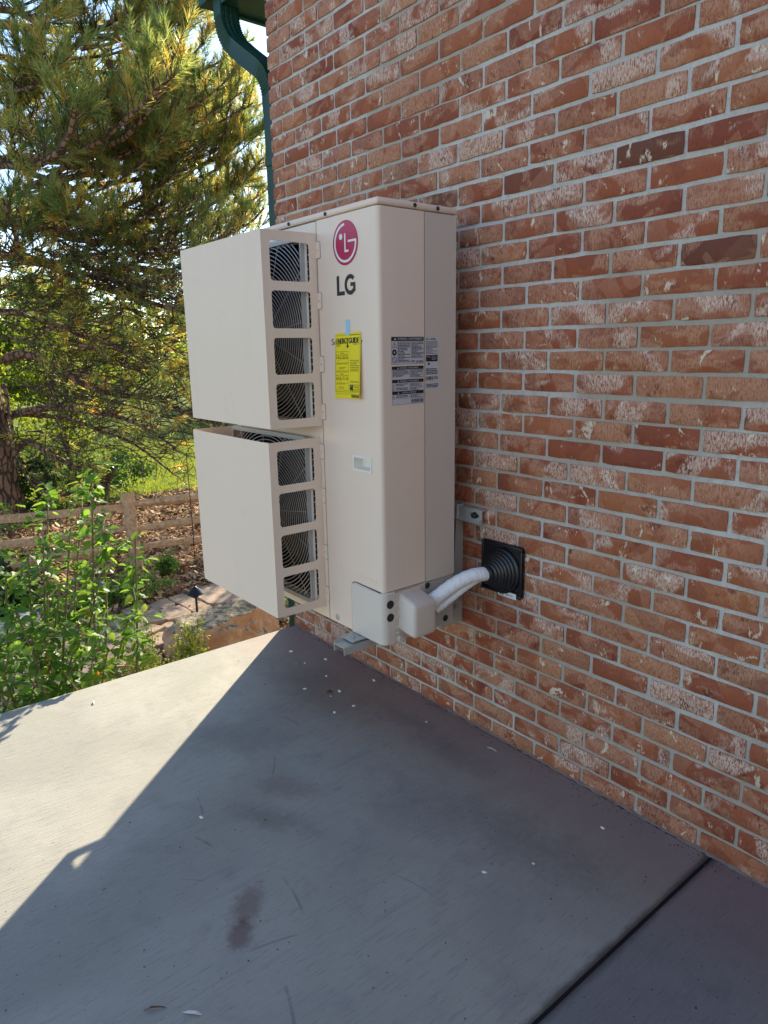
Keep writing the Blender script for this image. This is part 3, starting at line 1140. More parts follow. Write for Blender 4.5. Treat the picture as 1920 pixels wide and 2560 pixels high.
S3 = MB(); SD.rect(S3, -.2615, -.2060, 1.2975, 1.4335, .0008)
s3 = S3.build('rating_sticker', M['label'], hp)
K = MB(); W = MB()
SD.flat(K, circ(-.256, 1.428, .0028, 16), .0012)
SD.text(K, 'LG', -.2515, -.246, 1.426, 1.430, .0012, .02)
microtext(K, SD, -.240, -.216, 1.424, 1.431, 2, .0012, 20)
microtext(K, SD, -.260, -.210, 1.381, 1.421, 11, .0012, 21, .42)
SD.plate(K, rrect(-.260, -.2095, 1.3585, 1.379, .003, 3), [], .0009, .0003)
SD.text(W, 'NTRTL', -.257, -.240, 1.371, 1.376, .0015)
microtext(W, SD, -.236, -.213, 1.362, 1.376, 4, .0015, 22, .3)
SD.flat(K, circ(-.248, 1.351, .0042, 16), .0012)
microtext(K, SD, -.2605, -.210, 1.316, 1.337, 4, .0012, 23, .62)
barcode(K, SD, -.2605, -.229, 1.300, 1.312, .0012, 5)
microtext(K, SD, -.226, -.208, 1.300, 1.312, 3, .0012, 24)
K.build('print', M['ink'], s3); W.build('print', M['label'], s3)
S4 = MB(); SD.rect(S4, -.2615, -.1905, 1.2735, 1.2895, .0008)
s4 = S4.build('serial_sticker', M['label'], hp)
K = MB(); microtext(K, SD, -.259, -.206, 1.275, 1.288, 3, .0012, 30, .6)
K.build('print', M['ink'], s4)

# ---------------- fan side: shroud with two round openings, guards, fans
FX0, FX1 = XL + .002, -1.002
mid = (FX0 + FX1) / 2
FCZ = (1.455, .797)
for i, fc in enumerate(FCZ):
    FCX = (-1.307, -1.326)[i]
    z0, z1 = (1.127, 1.804) if i == 0 else (.4385, 1.1268)
    sh = MB()
    FR.plate(sh, [(FX0, z0), (FX1, z0), (FX1, z1), (FX0, z1)], [rrect(FCX - .274, FCX + .263, fc - .294, fc + .294, .03, 6)], -.003, .003)
    sh.build('fan_shroud', M['paint'], hp)
    ch = MB()
    rq = rrect(-.276, .265, -.296, .296, .03, 6)
    ri = [[Vector((FCX + a_ * k, y, fc + b_ * k)) for a_, b_ in rq] for k, y in ((1.0, YF + .002), (.99, YF + .04), (.98, YF + .2), (.1, YF + .205))]
    ch.ring_loft(ri, False)
    ch.build('fan_chamber', M['dark'], hp, smooth=50)
    fan = MB()
    fan.lathe((FCX, YF + .06, fc), (0, -1, 0), [(.055, -.09), (.055, 0), (.045, .012), (.001, .016)], 24)
    for k in range(3):
        a0 = 2 * math.pi * k / 3 + .4 + i
        vs, fs = [], []
        for ir in range(7):
            r = .05 + (.25 - .05) * ir / 6
            for ia in range(6):
                sw = a0 + (ia / 5 - .5) * (1.0 + .35 * ir / 6) + .35 * ir / 6
                y = YF + .075 + .08 * (ia / 5 - .5)
                vs.append((FCX + r * math.cos(sw), y, fc + r * math.sin(sw)))
        for ir in range(6):
            for ia in range(5):
                q = ir * 6 + ia
                fs.append((q, q + 1, q + 7, q + 6))
        fan.add(vs, fs)
    fan.build('fan', M['fan'], hp, smooth=60)
    # guard: square frame standing off the shroud, rings and spokes
    GX0, GX1, G0, G1 = FCX - .291, FCX + .271, fc - .309, fc + .309
    g = MB()
    FR.plate(g, rrect(GX0, GX1, G0, G1, .022, 4), [rrect(GX0 + .018, GX1 - .009, G0 + .016, G1 - .016, .012, 4)], .026, .014)
    guard = g.build('fan_guard', M['guard'], hp)
    sl_ = MB()
    for k in range(26):
        z = G0 + .035 + (G1 - G0 - .07) * k / 25
        sl_.box(GX1 + .0005, GX1 + .007, YF - .021, YF - .0095, z, z + .016)
    sl_.build('guard_slots', M['ink'], guard)
    wall = MB()
    wall.box(GX1 - .004, GX1, YF - .026, YF, G0 + .01, G1 - .01)
    wall.box(GX1, GX1 + .008, YF - .0235, YF - .0215, G0 + .02, G1 - .02)
    wall.box(GX1, GX1 + .008, YF - .0085, YF - .006, G0 + .02, G1 - .02)
    wall.box(GX0, GX0 + .004, YF - .026, YF, G0 + .01, G1 - .01)
    wall.box(GX0 + .004, GX1 - .004, YF - .026, YF, G1 - .012, G1 - .008)
    wall.box(GX0 + .004, GX1 - .004, YF - .026, YF, G0 + .008, G0 + .012)
    wall.build('guard_rim', M['plastic_white'], guard)
    rgm = MB()
    r = .038
    hx, hz = (GX1 - GX0) / 2 - .006, (G1 - G0) / 2 - .012
    gcx, gcz = (GX0 + GX1) / 2, fc
    while r < .40:
        seg = 80
        run = []
        for k in range(seg + 1):
            a = 2 * math.pi * k / seg
            p = (FCX + r * math.cos(a), fc + r * math.sin(a))
            ok = abs(p[0] - gcx) < hx and abs(p[1] - gcz) < hz
            dome = .033 + .006 * (1 - (r / .4) ** 2)
            if ok: run.append(FR.p(p[0], p[1], dome))
            if (not ok or k == seg):
                if len(run) > 2: rgm.tube(run, .0019, 5, False)
                run = []
        r += .0132
    for k in range(12):
        a = 2 * math.pi * (k + .28) / 12
        c_, s_ = math.cos(a), math.sin(a)
        rr = min(hx / abs(c_) if abs(c_) > 1e-6 else 9, hz / abs(s_) if abs(s_) > 1e-6 else 9)
        rgm.tube([FR.p(FCX + q * c_, fc + q * s_, .030 + .005 * (1 - (q / .4) ** 2)) for q in (.03, rr * .5, rr)], .0017, 5)
    rgm.lathe((FCX, YF - .036, fc), (0, -1, 0), [(.036, 0), (.036, .004), (.03, .007), (.001, .008)], 24)
    rgm.build('wire_rings', M['guard'], guard, smooth=60)

# ---------------- sheet-metal hoods (open top and bottom) over the fans
def hood(x0, x1, z0, z1, hz, tabs, label):
    yf = -.652
    hd_ = MB()
    hd_.box(x0, x1, yf - .0012, yf, z0, z1)                                     # front plate
    for t_, zz in ((x0, 1), (x1, 1)):
        pass
    lips = MB()
    mbr = MB()
    P = Plane2((x1 - .0012, 0, 0), (0, 1, 0), (0, 0, 1))
    holes = [rrect(-.624, -.478, a, b_, .011, 4) for a, b_ in hz]
    P.plate(mbr, [(yf + .0002, z0), (YF - .0015, z0 - .004), (YF - .0015, z1 + .002), (yf + .0002, z1)], holes, 0, .0012)
    P2 = Plane2((x0, 0, 0), (0, 1, 0), (0, 0, 1))
    mbl = MB()
    P2.plate(mbl, [(yf + .0002, z0), (YF - .0015, z0), (YF - .0015, z1), (yf + .0002, z1)], [rrect(-.60, -.54, a, b_, .011, 4) for a, b_ in hz], 0, .0012)
    h = hd_.build('fan_hood', M['paint'], hp)
    put(h, label=label)
    mbr.build('side_plate', M['paint'], h)
    mbl.build('side_plate', M['paint'], h)
    for zt in tabs:
        tb = MB()
        FR.plate(tb, rrect(x1 - .002, x1 + .0215, zt - .026, zt + .026, .005, 3), [], .0006, .0014)
        FR.plate(tb, circ(x1 + .0085, zt, .0042, 16), [], .002, .0014)
        FR.plate(tb, circ(x1 + .0085, zt, .0018, 10), [], .0032, .0004)
        tg = MB()  # dark sheet in place of the thin shadow round the tab
        FR.plate(tg, rrect(x1 - .004, x1 + .0227, zt - .0274, zt + .0274, .006, 3), [], .0001, .0004)
        tb.build('mounting_tab', M['paint'], h)
        tg.build('tab_shade', M['dark'], h)
        tb = MB()
        FR.plate(tb, circ(x1 + .0085, zt, .0026, 12), [], .0034, .0006)
        tb.build('rivet', M['screw'], h)
    return h


hood(-1.602, -1.0035, 1.150, 1.766, [(1.6155, 1.7350), (1.4695, 1.5860), (1.3235, 1.4400), (1.1770, 1.2950)], (1.716, 1.5575, 1.353, 1.194), 'upper sheet-metal fan hood with four openings in its side')
hood(-1.612, -1.0215, .4865, 1.1025, [(.9545, 1.0725), (.8095, .9270), (.6630, .7800), (.5145, .6320)], (1.0555, .8985, .691, .532), 'lower sheet-metal fan hood with four openings in its side')
gap = MB().box(-1.0013, -1.0, YF - .0008, YF + .002, .4385, 1.8055)
gap.build('panel_seam', M['dark'], hp)

# ------------------------------------------------------------------ yellow energy label and its tape
el_ = thing('energy_label', (-.84, YF, 1.245), 'yellow paper energy guide label taped below the dark letters on the cream front', 'label')
def ecurl(u, v):
    """sheet hangs from its taped top edge and lifts off at the lower right"""
    return .0020 + .012 * max(0, u - .35) ** 2 * (1 - v) ** 1.3 * 2.2 + .003 * (1 - v)
def ept(u, v, h=0.0):
    x = -.9090 + u * .1365 - .008 * (1 - v) * (1 - u) + .003 * (1 - v) * u
    z = 1.2445 + v * .2065 + .003 * u
    return Vector((x, YF - ecurl(u, v) - h, z))
N_ = 12
vs = [ept(i / N_, j / N_) for j in range(N_ + 1) for i in range(N_ + 1)]
fs = [(j * (N_ + 1) + i, j * (N_ + 1) + i + 1, (j + 1) * (N_ + 1) + i + 1, (j + 1) * (N_ + 1) + i) for j in range(N_) for i in range(N_)]
pa = MB().add(vs, fs)
paper = pa.build('paper', M['yellow'], el_, smooth=60)
class Sheet(Plane2):
    def __init__(s): s.n = Vector((0, -1, 0))
    def p(s, a, b, h=0.0): return ept(a, b, h)
EP = Sheet()
K = MB()
he = .0005
for q, k in ((0, 0), (.008, .0001), (.016, .0002)):
    EP.text(K, 'ENERGY', .05 + q, .525 + q, .838, .922, he + k)
    EP.text(K, 'GUIDE', .535 + q, .925 + q, .838, .922, he + k)
EP.rect(K, .475, .515, .78, .86, he); EP.flat(K, [(.44, .80), (.495, .765), (.55, .80), (.495, .79)], he)
EP.flat(K, [(.435, .805), (.495, .765), (.555, .805)], he)
EP.text(K, 'Cooling', .19, .35, .688, .705, he); EP.text(K, 'Efficiency Rating (SEER2)', .05, .50, .660, .677, he)
EP.text(K, '19.0-22.0', .055, .50, .605, .645, he, .012)
EP.text(K, 'Heating', .19, .35, .370, .387, he); EP.text(K, 'Efficiency Rating (HSPF2)', .05, .50, .342, .359, he)
EP.text(K, '10.0-11.0', .055, .50, .285, .325, he, .012)
for b_ in (.545, .235): EP.rect(K, .06, .5, b_, b_ + .004, he)
for b0_ in (.42, .125): EP.frame(K, .03, .525, b0_, b0_ + (.30 if b0_ > .3 else .285), .004, he)
for a in (.11, .15): EP.flat(K, [(a, .585), (a + .025, .585), (a + .02, .575)], he)
for a in (.19, .24): EP.flat(K, [(a, .265), (a + .025, .265), (a + .02, .255)], he)
EP.frame(K, .02, .965, .10, .968, .004, he)
EP.rect(K, .02, .965, .068, .071, he)
class Micro:
    pass
def mt(a0, a1, b0, b1, rows, seed, fill=.35):
    r = random.Random(seed)
    st_ = (b1 - b0) / rows
    for i in range(rows):
        y = b1 - st_ * (i + 1); x = a0; end = a1 if r.random() < .6 else a0 + (a1 - a0) * .75
        while x < end - .01:
            w = min(r.uniform(.02, .07), end - x)
            EP.rect(K, x, x + w, y + st_ * (1 - fill), y + st_, he)
            x += w + .012
mt(.05, .22, .785, .835, 3, 1); mt(.72, .95, .80, .832, 2, 2)
mt(.06, .5, .515, .535, 1, 3); mt(.16, .42, .44, .48, 2, 4); mt(.06, .5, .205, .225, 1, 5); mt(.14, .42, .14, .18, 2, 6)
mt(.60, .93, .40, .585, 7, 7); mt(.60, .93, .235, .27, 2, 8); mt(.5, .95, .945, .962, 1, 9)
EP.rect(K, .57, .70, .115, .215, he)
EP.frame(K, .70, .955, .115, .215, .005, he)
EP.text(K, 'COLD', .72, .93, .165, .198, he, .0); EP.text(K, 'CLIMATE', .73, .94, .13, .148, he)
x = .64
r_ = random.Random(4)
while x < .975:
    w = r_.choice((.006, .01, .016)); EP.rect(K, x, min(x + w, .985), .015, .058, he); x += w + r_.choice((.007, .010))
K.build('print', M['ink'], paper)
Wt = MB()
for k in range(16):
    t0, t1 = math.pi * k / 16, math.pi * (k + 1) / 16
    EP.flat(Wt, [(.635 + .04 * math.cos(t0), .165 + .03 * math.sin(t0)), (.635 + .048 * math.cos(t0), .165 + .037 * math.sin(t0)), (.635 + .048 * math.cos(t1), .165 + .037 * math.sin(t1)), (.635 + .04 * math.cos(t1), .165 + .03 * math.sin(t1))], .0009)
EP.rect(Wt, .585, .68, .125, .135, .0009)
Wt.build('print', M['yellow'], paper)
tp = MB()
pts = [(-.8525, 1.4925, .0006), (-.830, 1.4930, .0006), (-.8300, 1.458, .0012), (-.8525, 1.457, .0012), (-.8300, 1.4440, .0036), (-.8525, 1.4435, .0036)]
v_ = [FR.p(a, b_, h) for a, b_, h in pts]
tp.add(v_, [(0, 1, 2, 3), (3, 2, 4, 5)])
tp.build('tape', M['tape'], el_)

# ------------------------------------------------------------------ wall bracket
wb = thing('wall_bracket', (-1.1, -.03, .39), 'grey steel wall bracket carrying the cream heat pump on the bricks', 'bracket')
rail = MB()
RP = Plane2((0, -.0235, 0), (1, 0, 0), (0, 0, 1))
RP.plate(rail, rrect(-1.70, -.648, .790, .837, .003, 2), [rrect(-.705, -.662, .807, .823, .008, 4)], 0, .0025)
rail.box(-1.70, -.648, -.0235, -.004, .834, .8365)
rail.box(-1.70, -.648, -.040, -.0262, .790, .7925)
rail.box(-.6505, -.648, -.040, -.0262, .7925, .802)
rail.build('rail', M['bracket'], wb)
bt = MB()
bt.lathe((-.681, -.026, .816), (0, -1, 0), [(.0125, 0), (.0125, .0015)], 20)
bt.lathe((-.681, -.0275, .816), (0, -1, 0), [(.0095, 0), (.0095, .010), (.007, .012)], 6)
bt.build('bolt', M['dark'], wb, smooth=30)
for xa in (-.762, -1.46):
    leg = MB()
    LP = Plane2((xa - .0025, 0, 0), (0, 1, 0), (0, 0, 1))
    LP.plate(leg, [(-.003, .842), (-.032, .842), (-.036, .835), (-.050, .60), (-.105, .54), (-.112, .50), (-.112, .385), (-.003, .385)], [], 0, .0025)
    leg.box(xa - .045, xa - .0025, -.006, -.003, .385, .838)
    leg.build('leg', M['bracket'], wb)
    arm = MB()
    AX = xa - .048
    arm.box(AX - .030, AX + .030, -.545, -.1125, .4215, .4245)
    arm.box(AX + .0275, AX + .030, -.545, -.1125, .397, .4215)
    arm.box(AX - .030, AX - .0275, -.545, -.1125, .397, .4215)
    arm.box(AX - .030, AX - .0275, -.545, -.50, .4245, .434)
    arm.build('arm', M['bracket'], wb)
    ft = MB()
    ft.box(AX - .042, AX + .026, -.505, -.14, .4305, .4335)
    ft.box(AX + .0235, AX + .026, -.505, -.45, .4335, .4355)
    ft.tube([(AX - .042, -.505, .4335), (AX - .042, -.47, .4335), (AX - .042, -.452, .434)], .0025, 6)
    ft.build('foot', M['bracket'], wb)
    rb = MB().box(AX - .026, AX + .018, -.498, -.45, .4246, .4304)
    rb.build('rubber_pad', M['black'], wb)
    bt = MB().lathe((AX - .006, -.480, .4336), (0, 0, 1), [(.010, 0), (.010, .0015), (.0065, .002), (.0065, .007), (.003, .0075), (.003, .012)], 12)
    bt.build('bolt', M['screw'], wb, smooth=30)
    for y, z, r in ((-.040, .503, .0095), (-.016, .476, .0095), (-.042, .452, .0105)):
        bt = MB().lathe((xa, y, z), (1, 0, 0), [(r, 0), (r, .0015), (r * .62, .0017), (r * .62, .008), (r * .4, .0085)], 14)
        bt.build('bolt', M['screw'], wb, smooth=30)

# ------------------------------------------------------------------ black wall boot, pipes
bo = thing('wall_boot', (-.562, -.004, .64), 'square black rubber boot of stepped rings where the white pipe enters the bricks', 'pipe boot')
fl = MB()
WP = Plane2((0, -.004, 0), (1, 0, 0), (0, 0, 1))
WP.plate(fl, rrect(-.659, -.468, .548, .735, .014, 4), [], 0, .006)
bm = bmesh.new()
for (x0, x1, z0, z1) in ((-.657, -.470, .722, .733), (-.657, -.470, .550, .561), (-.657, -.646, .5612, .7218), (-.481, -.470, .5612, .7218)):
    fl.rbox(x0, x1, -.0165, -.0098, z0, z1, .003, 2)
fl.build('flange', M['black'], bo, smooth=40)
cn = MB()
steps = [(.083, 0), (.081, .010), (.074, .014), (.073, .021), (.067, .024), (.066, .030), (.060, .033), (.059, .039), (.053, .042), (.052, .047), (.046, .050), (.045, .055), (.039, .058), (.038, .064), (.032, .067), (.031, .078), (.028, .082)]
cb = Vector((-.559, -.0102, .636))
tipv = Vector((-.009, 0, -.002))
rings = []
for r, h in steps:
    f = h / .082
    c0 = cb + Vector((0, -h, 0)) + tipv * f
    rings.append([c0 + Vector((r * math.cos(2 * math.pi * k / 40), 0, r * math.sin(2 * math.pi * k / 40))) for k in range(40)])
cn.ring_loft(rings)
cn.build('stepped_cone', M['black'], bo, smooth=22)
for x, z in ((-.6505, .727), (-.4765, .727), (-.4765, .556), (-.6505, .556)):
    screw((x, -.0165, z), (0, -1, 0), .005, bo, 'dark', .007)
stk = MB()
TP = Plane2((0, -.0165, 0), (1, 0, 0), (0, 0, 1))
TP.rect(stk, -.572, -.490, .545, .566, .0008)
sk = stk.build('sticker', M['white'], bo)
K = MB(); barcode(K, TP, -.567, -.546, .549, .562, .0013, 8)
TP.text(K, 'PDM 2 W41', -.538, -.505, .552, .558, .0013, .01)
K.build('print', M['ink'], sk)


def bez(p0, p1, p2, p3, n=28):
    p0, p1, p2, p3 = map(Vector, (p0, p1, p2, p3))
    return [p0 * (1 - t) ** 3 + 3 * p1 * t * (1 - t) ** 2 + 3 * p2 * t * t * (1 - t) + p3 * t ** 3 for t in [i / n for i in range(n + 1)]]


pth = bez((-.648, -.284, .553), (-.640, -.20, .592), (-.590, -.17, .652), (-.5695, -.082, .636), 90)
rad = [.0245 + .0005 * math.sin(i * .55) + .0004 * math.sin(i * 1.7 + 1) + (.0018 if i < 12 else 0) for i in range(91)]
pm = MB().tube(pth, rad, 20)
lp = thing('wrapped_pipe', pth[0], 'thick white-wrapped refrigerant pipe bending from the cream cover into the black boot', 'pipe')
pm.build('wrap', M['wrap'], lp, smooth=70)
sp_ = MB()
pts, k = [], 0
for i in range(0, 86):
    t = i / 85
    c0 = pth[min(int(t * 90), 90)]
    a = t * 2 * math.pi * 7
    d_ = (pth[min(int(t * 90) + 1, 90)] - pth[max(int(t * 90) - 1, 0)]).normalized()
    u = d_.orthogonal().normalized(); w_ = d_.cross(u)
    pts.append(c0 + (u * math.cos(a) + w_ * math.sin(a)) * .0240)
sp_.tube(pts, .0016, 5)
sp_.build('tape_edge', M['wrap'], lp, smooth=60)
pth2 = bez((-.648, -.250, .520), (-.635, -.20, .545), (-.602, -.13, .612), (-.578, -.085, .625), 60)
rad2 = [.0125 + .0005 * math.sin(i * 1.1) for i in range(61)]
lp2 = thing('wrapped_pipe', pth2[0], 'thin white-wrapped pipe with bare copper end hanging below the thick one', 'pipe')
MB().tube(pth2, rad2, 14).build('wrap', M['wrap'], lp2, smooth=70)
MB().tube(bez((-.672, -.283, .505), (-.665, -.27, .508), (-.655, -.26, .514), (-.648, -.249, .5205), 8), .0062, 12).build('copper_end', M['copper'], lp2, smooth=60)

# ------------------------------------------------------------------ litter on the slab
gr = MB()
q_ = random.Random(12)
for i in range(520):
    x = q_.uniform(-1.95, .9); y = -.006 - abs(q_.gauss(0, .035)) if q_.random() < .8 else -q_.uniform(0, .5)
    s_ = q_.uniform(.0012, .0038)
    a = q_.uniform(0, 6.28)
    z = fz(x)
    b_ = [Vector((x + s_ * math.cos(a + k * 2.09), y + s_ * math.sin(a + k * 2.09), z - .0003)) for k in range(3)]
    gr.add(b_ + [Vector((x, y, z + s_ * .9))], [(0, 1, 3), (1, 2, 3), (2, 0, 3)])
put(gr.build('grit', M['dark_grit'], None, (-.5, -.05, fz(-.5))), kind='stuff')

def pebble(x, y, s, label, group, seed, mat='chip', flat=.5, asp=1.0, ang=0.0):
    r = random.Random(seed)
    bm = bmesh.new()
    bmesh.ops.create_icosphere(bm, subdivisions=2, radius=1)
    z0 = fz(x)
    for v in bm.verts:
        k = 1 + .22 * mnoise.noise(v.co * 1.7 + Vector((seed * 3.1, 0, 0)))
        v.co = Vector((v.co.x * s * asp * k, v.co.y * s * k, v.co.z * s * flat * k))
        v.co = Matrix.Rotation(ang, 3, 'Z') @ v.co
        v.co += Vector((x, y, z0 + s * flat * .85))
    o = MB().bm(bm).build('pebble', M[mat], None, (x, y, z0), smooth=60)
    return put(o, label, 'pebble', group)


CH = [(-1.723, -.195, .0085, 1.7, .6, 'drop-shaped white chip at the far slab corner nearest the shadow edge'), (-1.541, -.117, .008, 1.5, .1, 'oval white chip near the wall at the far end of the slab'),
      (-1.573, -.213, .005, 1.4, .4, 'small white chip, right one of a close pair at the far slab corner'), (-1.594, -.248, .0035, 1, 0, 'tiny white speck, left one of a close pair at the far slab corner'),
      (-1.399, -.211, .0055, 1.5, 0, 'small white chip lying behind the brown dry leaf'), (-1.362, -.349, .006, 1.9, .9, 'narrow slanted white chip left of the brown dry leaf'),
      (-1.246, -.248, .0075, 1.8, 0, 'white chip lying just right of the brown dry leaf'), (-1.236, -.300, .004, 1, 0, 'tiny white speck just in front of the brown dry leaf'),
      (-1.114, -.366, .0075, 1.2, .3, 'round white chip farthest in front of the brown dry leaf'), (-1.107, -.275, .0065, 1.5, .8, 'slanted white chip in front and to the right of the dry leaf'),
      (-1.228, -.075, .007, 1.8, -.2, 'long white chip at the foot of the wall below the bracket arm'), (-.824, -.133, .005, 1, .2, 'small white chip close to the wall left of the curled flake'),
      (-.13, -.548, .005, 1.9, .5, 'narrow white chip out in the slab, farther of two by the joint'), (-.064, -.417, .0045, 1.2, .3, 'small white chip out in the slab, nearer the wall of two by the joint'),
      (-.025, -.138, .005, 1.8, 0, 'white chip beside the wall closest to the expansion joint'), (-.859, -1.056, .006, 1.9, .3, 'narrow white chip alone between the shadow edge and the red stain')]
for i, (x, y, s, asp, an, lab) in enumerate(CH):
    pebble(x, y, s * .85, lab, 'white chips scattered on the shaded concrete', i + 1, 'chip', .55, asp, an)


def flake(x, y, L, w, ang, label, mat='chip', cat='flake', name='flake', lift=.006):
    pts = []
    r = random.Random(int(abs(x * 1000)))
    up_, lo_ = [], []
    for i in range(7):
        t = i / 6
        ww = w * math.sin(math.pi * (.08 + .84 * t)) * r.uniform(.7, 1.1)
        z = fz(x) + .0012 + lift * math.sin(math.pi * t) * r.uniform(.5, 1)
        up_.append((t * L - L / 2, ww / 2, z)); lo_.append((t * L - L / 2, -ww / 2, z + .002))
    R_ = Matrix.Rotation(ang, 3, 'Z')
    vs = []
    for p in up_ + lo_:
        q = R_ @ Vector((p[0], p[1], 0))
        vs.append((x + q.x, y + q.y, p[2]))
    vs2 = [(a, b, c - .0009) for a, b, c in vs]
    m = MB()
    f1 = [(i, i + 1, 8 + i, 7 + i) for i in range(6)]
    m.add(vs + vs2, f1 + [tuple(14 + j for j in f) for f in f1] + [(i, i + 1, 15 + i, 14 + i) for i in range(6)] + [(7 + i, 8 + i, 22 + i, 21 + i) for i in range(6)])
    o = m.build(name, M[mat], None, (x, y, fz(x)))
    return put(o, label, cat)


flake(-.53, -.081, .045, .012, .15, 'white curled paint flake lying near the foot of the brick wall')
flake(-.252, -1.357, .045, .010, .75, 'long white paint flake on the concrete nearest the viewer')
flake(-1.832, -1.087, .030, .009, -.3, 'small pale flake on the sunlit part of the slab')
flake(-1.27, -.284, .030, .022, 1.1, 'brown dry leaf among white chips on the shaded slab', 'dryleaf', 'leaf', 'dry_leaf', .008)
flake(-.316, -1.417, .05, .008, 1.0, 'thin brown curled leaf on the concrete near the bottom edge', 'dryleaf', 'leaf', 'dry_leaf', .008)
flake(-.721, -.908, .012, .006, .4, 'tiny dark leaf scrap in the middle of the shaded slab', 'dryleaf', 'leaf', 'dry_leaf', .003)

# ------------------------------------------------------------------ garden materials
M['soil'] = NT('garden_soil')
_t = M['soil']; _p = _t.pos()
_s = _t.n('SeparateXYZ', None, Vector=_p)
_lawn = _t.step(_t.math('ADD', _t.math('MULTIPLY', _s.outputs[0], -1.0), _t.math('MULTIPLY', _t.noise(_p, 1.2, 3, .6), 1.6)), 11.6, 12.6)
_g = _t.mix(_t.noise(_p, 3.0, 5, 0.7), (.15, .19, .028), (.27, .30, .05))
_g = _t.mix(_t.math('MULTIPLY', _t.noise(_p, 60, 3, .7), .5), _g, (.05, .10, .012))
_d = _t.mix(_t.step(_t.noise(_p, 26, 4, .7), .35, .7), (.16, .085, .045), (.34, .215, .125))
_d = _t.mix(_t.math('MULTIPLY', _t.step(_t.noise(_p, 2.2, 3, .6), .4, .65), .6), _d, (.38, .25, .14))
M['soil'] = _t.surf(_t.mix(_lawn, _d, _g), .95, 0, _t.bump(_t.noise(_p, 30, 4, .7), .9, .03), .1)
M['mulch'] = mat_leafy('bark_mulch', [(0, (.13, .055, .024)), (.3, (.29, .14, .062)), (.55, (.44, .25, .12)), (.8, (.58, .38, .20)), (1, (.70, .50, .30))], (.3, .3, .3), .06, .9)
M['grass'] = mat_leafy('lawn_grass', [(0, (.15, .20, .03)), (.5, (.22, .27, .04)), (1, (.32, .34, .06))], (1.6, 1.6, .8), .5)
M['needle'] = mat_leafy('pine_needle', [(0, (.075, .145, .06)), (.35, (.14, .205, .08)), (.62, (.24, .28, .10)), (.78, (.38, .35, .12)), (.88, (.52, .37, .10)), (1, (.44, .25, .09))], (1.9, 1.8, 1.1), .60, .28)
M['pine_bark'] = mat_bark('pine_bark', (.33, .20, .13), (.075, .048, .034), 11)
M['twig'] = mat_bark('grey_twig_bark', (.23, .165, .12), (.09, .062, .046), 40)
M['cone'] = simple('pine_cone_scales', (.16, .07, .03), .8)
M['leaf_far'] = mat_leafy('broadleaf', [(0, (.05, .085, .014)), (.4, (.105, .145, .022)), (.75, (.18, .21, .03)), (1, (.26, .26, .05))], (2.3, 2.2, .9), .5)
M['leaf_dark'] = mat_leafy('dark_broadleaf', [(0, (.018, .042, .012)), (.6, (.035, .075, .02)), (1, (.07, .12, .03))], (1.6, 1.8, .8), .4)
M['hib'] = mat_leafy('hibiscus_leaf', [(0, (.06, .14, .03)), (.45, (.115, .22, .045)), (.8, (.18, .29, .06)), (1, (.27, .33, .08))], (2.1, 2.0, .8), .5, .45)
M['bud'] = mat_leafy('flower_bud', [(0, (.20, .27, .12)), (1, (.30, .33, .18))], (1.3, 1.3, .8), .25)
M['petal'] = mat_leafy('violet_petal', [(0, (.16, .14, .42)), (1, (.30, .25, .58))], (1.3, 1.3, 1.3), .4)
M['spent'] = mat_leafy('spent_flower', [(0, (.40, .17, .035)), (1, (.50, .26, .07))], (1.4, 1.2, .8), .4)
M['stem'] = simple('green_brown_stem', (.17, .155, .07), .7)
M['box_leaf'] = mat_leafy('small_yellow_green_leaf', [(0, (.07, .11, .015)), (.5, (.15, .19, .022)), (1, (.28, .29, .04))], (1.8, 1.8, .8), .4)
M['wood'] = mat_wood('weathered_rail_wood', (.66, .43, .25), (.42, .245, .13))
M['stone'] = NT('boulder_rock')
_t = M['stone']; _p = _t.pos()
_c = _t.mix(_t.step(_t.noise(_p, 5, 4, .6, .6), .35, .65), (.42, .215, .11), (.52, .33, .19))
_z = _t.n('SeparateXYZ', None, Vector=_t.n('NewGeometry').outputs['Normal']).outputs[2]
_l = _t.step(_t.math('ADD', _z, _t.math('MULTIPLY', _t.noise(_p, 7, 4, .65), 1.0)), 1.05, 1.35)
_c = _t.mix(_l, _c, _t.mix(_t.step(_t.noise(_p, 18, 4, .7), .4, .6), (.14, .11, .075), (.42, .35, .24)))
M['stone'] = _t.surf(_c, .9, 0, _t.bump(_t.noise(_p, 26, 5, .7), .9, .02), .2)
M['pale_stone'] = simple('pale_rock', (.55, .51, .45), .9, 0, .2, .2, 12, .6)
M['flag'] = NT('sandstone_flag')
_t = M['flag']; _p = _t.pos()
_r = _t.n('ObjectInfo').outputs['Random']
_c = _t.mix(_r, (.36, .26, .18), (.46, .345, .25))
_c = _t.mix(_t.step(_t.noise(_p, 8, 5, .65, .5), .45, .7), _c, (.28, .18, .12))
M['flag'] = _t.surf(_c, .9, 0, _t.bump(_t.noise(_p, 30, 4, .7), .6, .006), .2)
M['lamp_black'] = simple('black_lamp_paint', (.014, .014, .016), .35, .3)
M['hose'] = simple('green_hose', (.03, .14, .06), .4)

# ------------------------------------------------------------------ ground
def hgt(x, y):
    h = GZ + .05 * mnoise.noise(Vector((x * .5, y * .5, 3)))
    if x < -17: h += min(.7, (-17 - x) * .02)
    return h


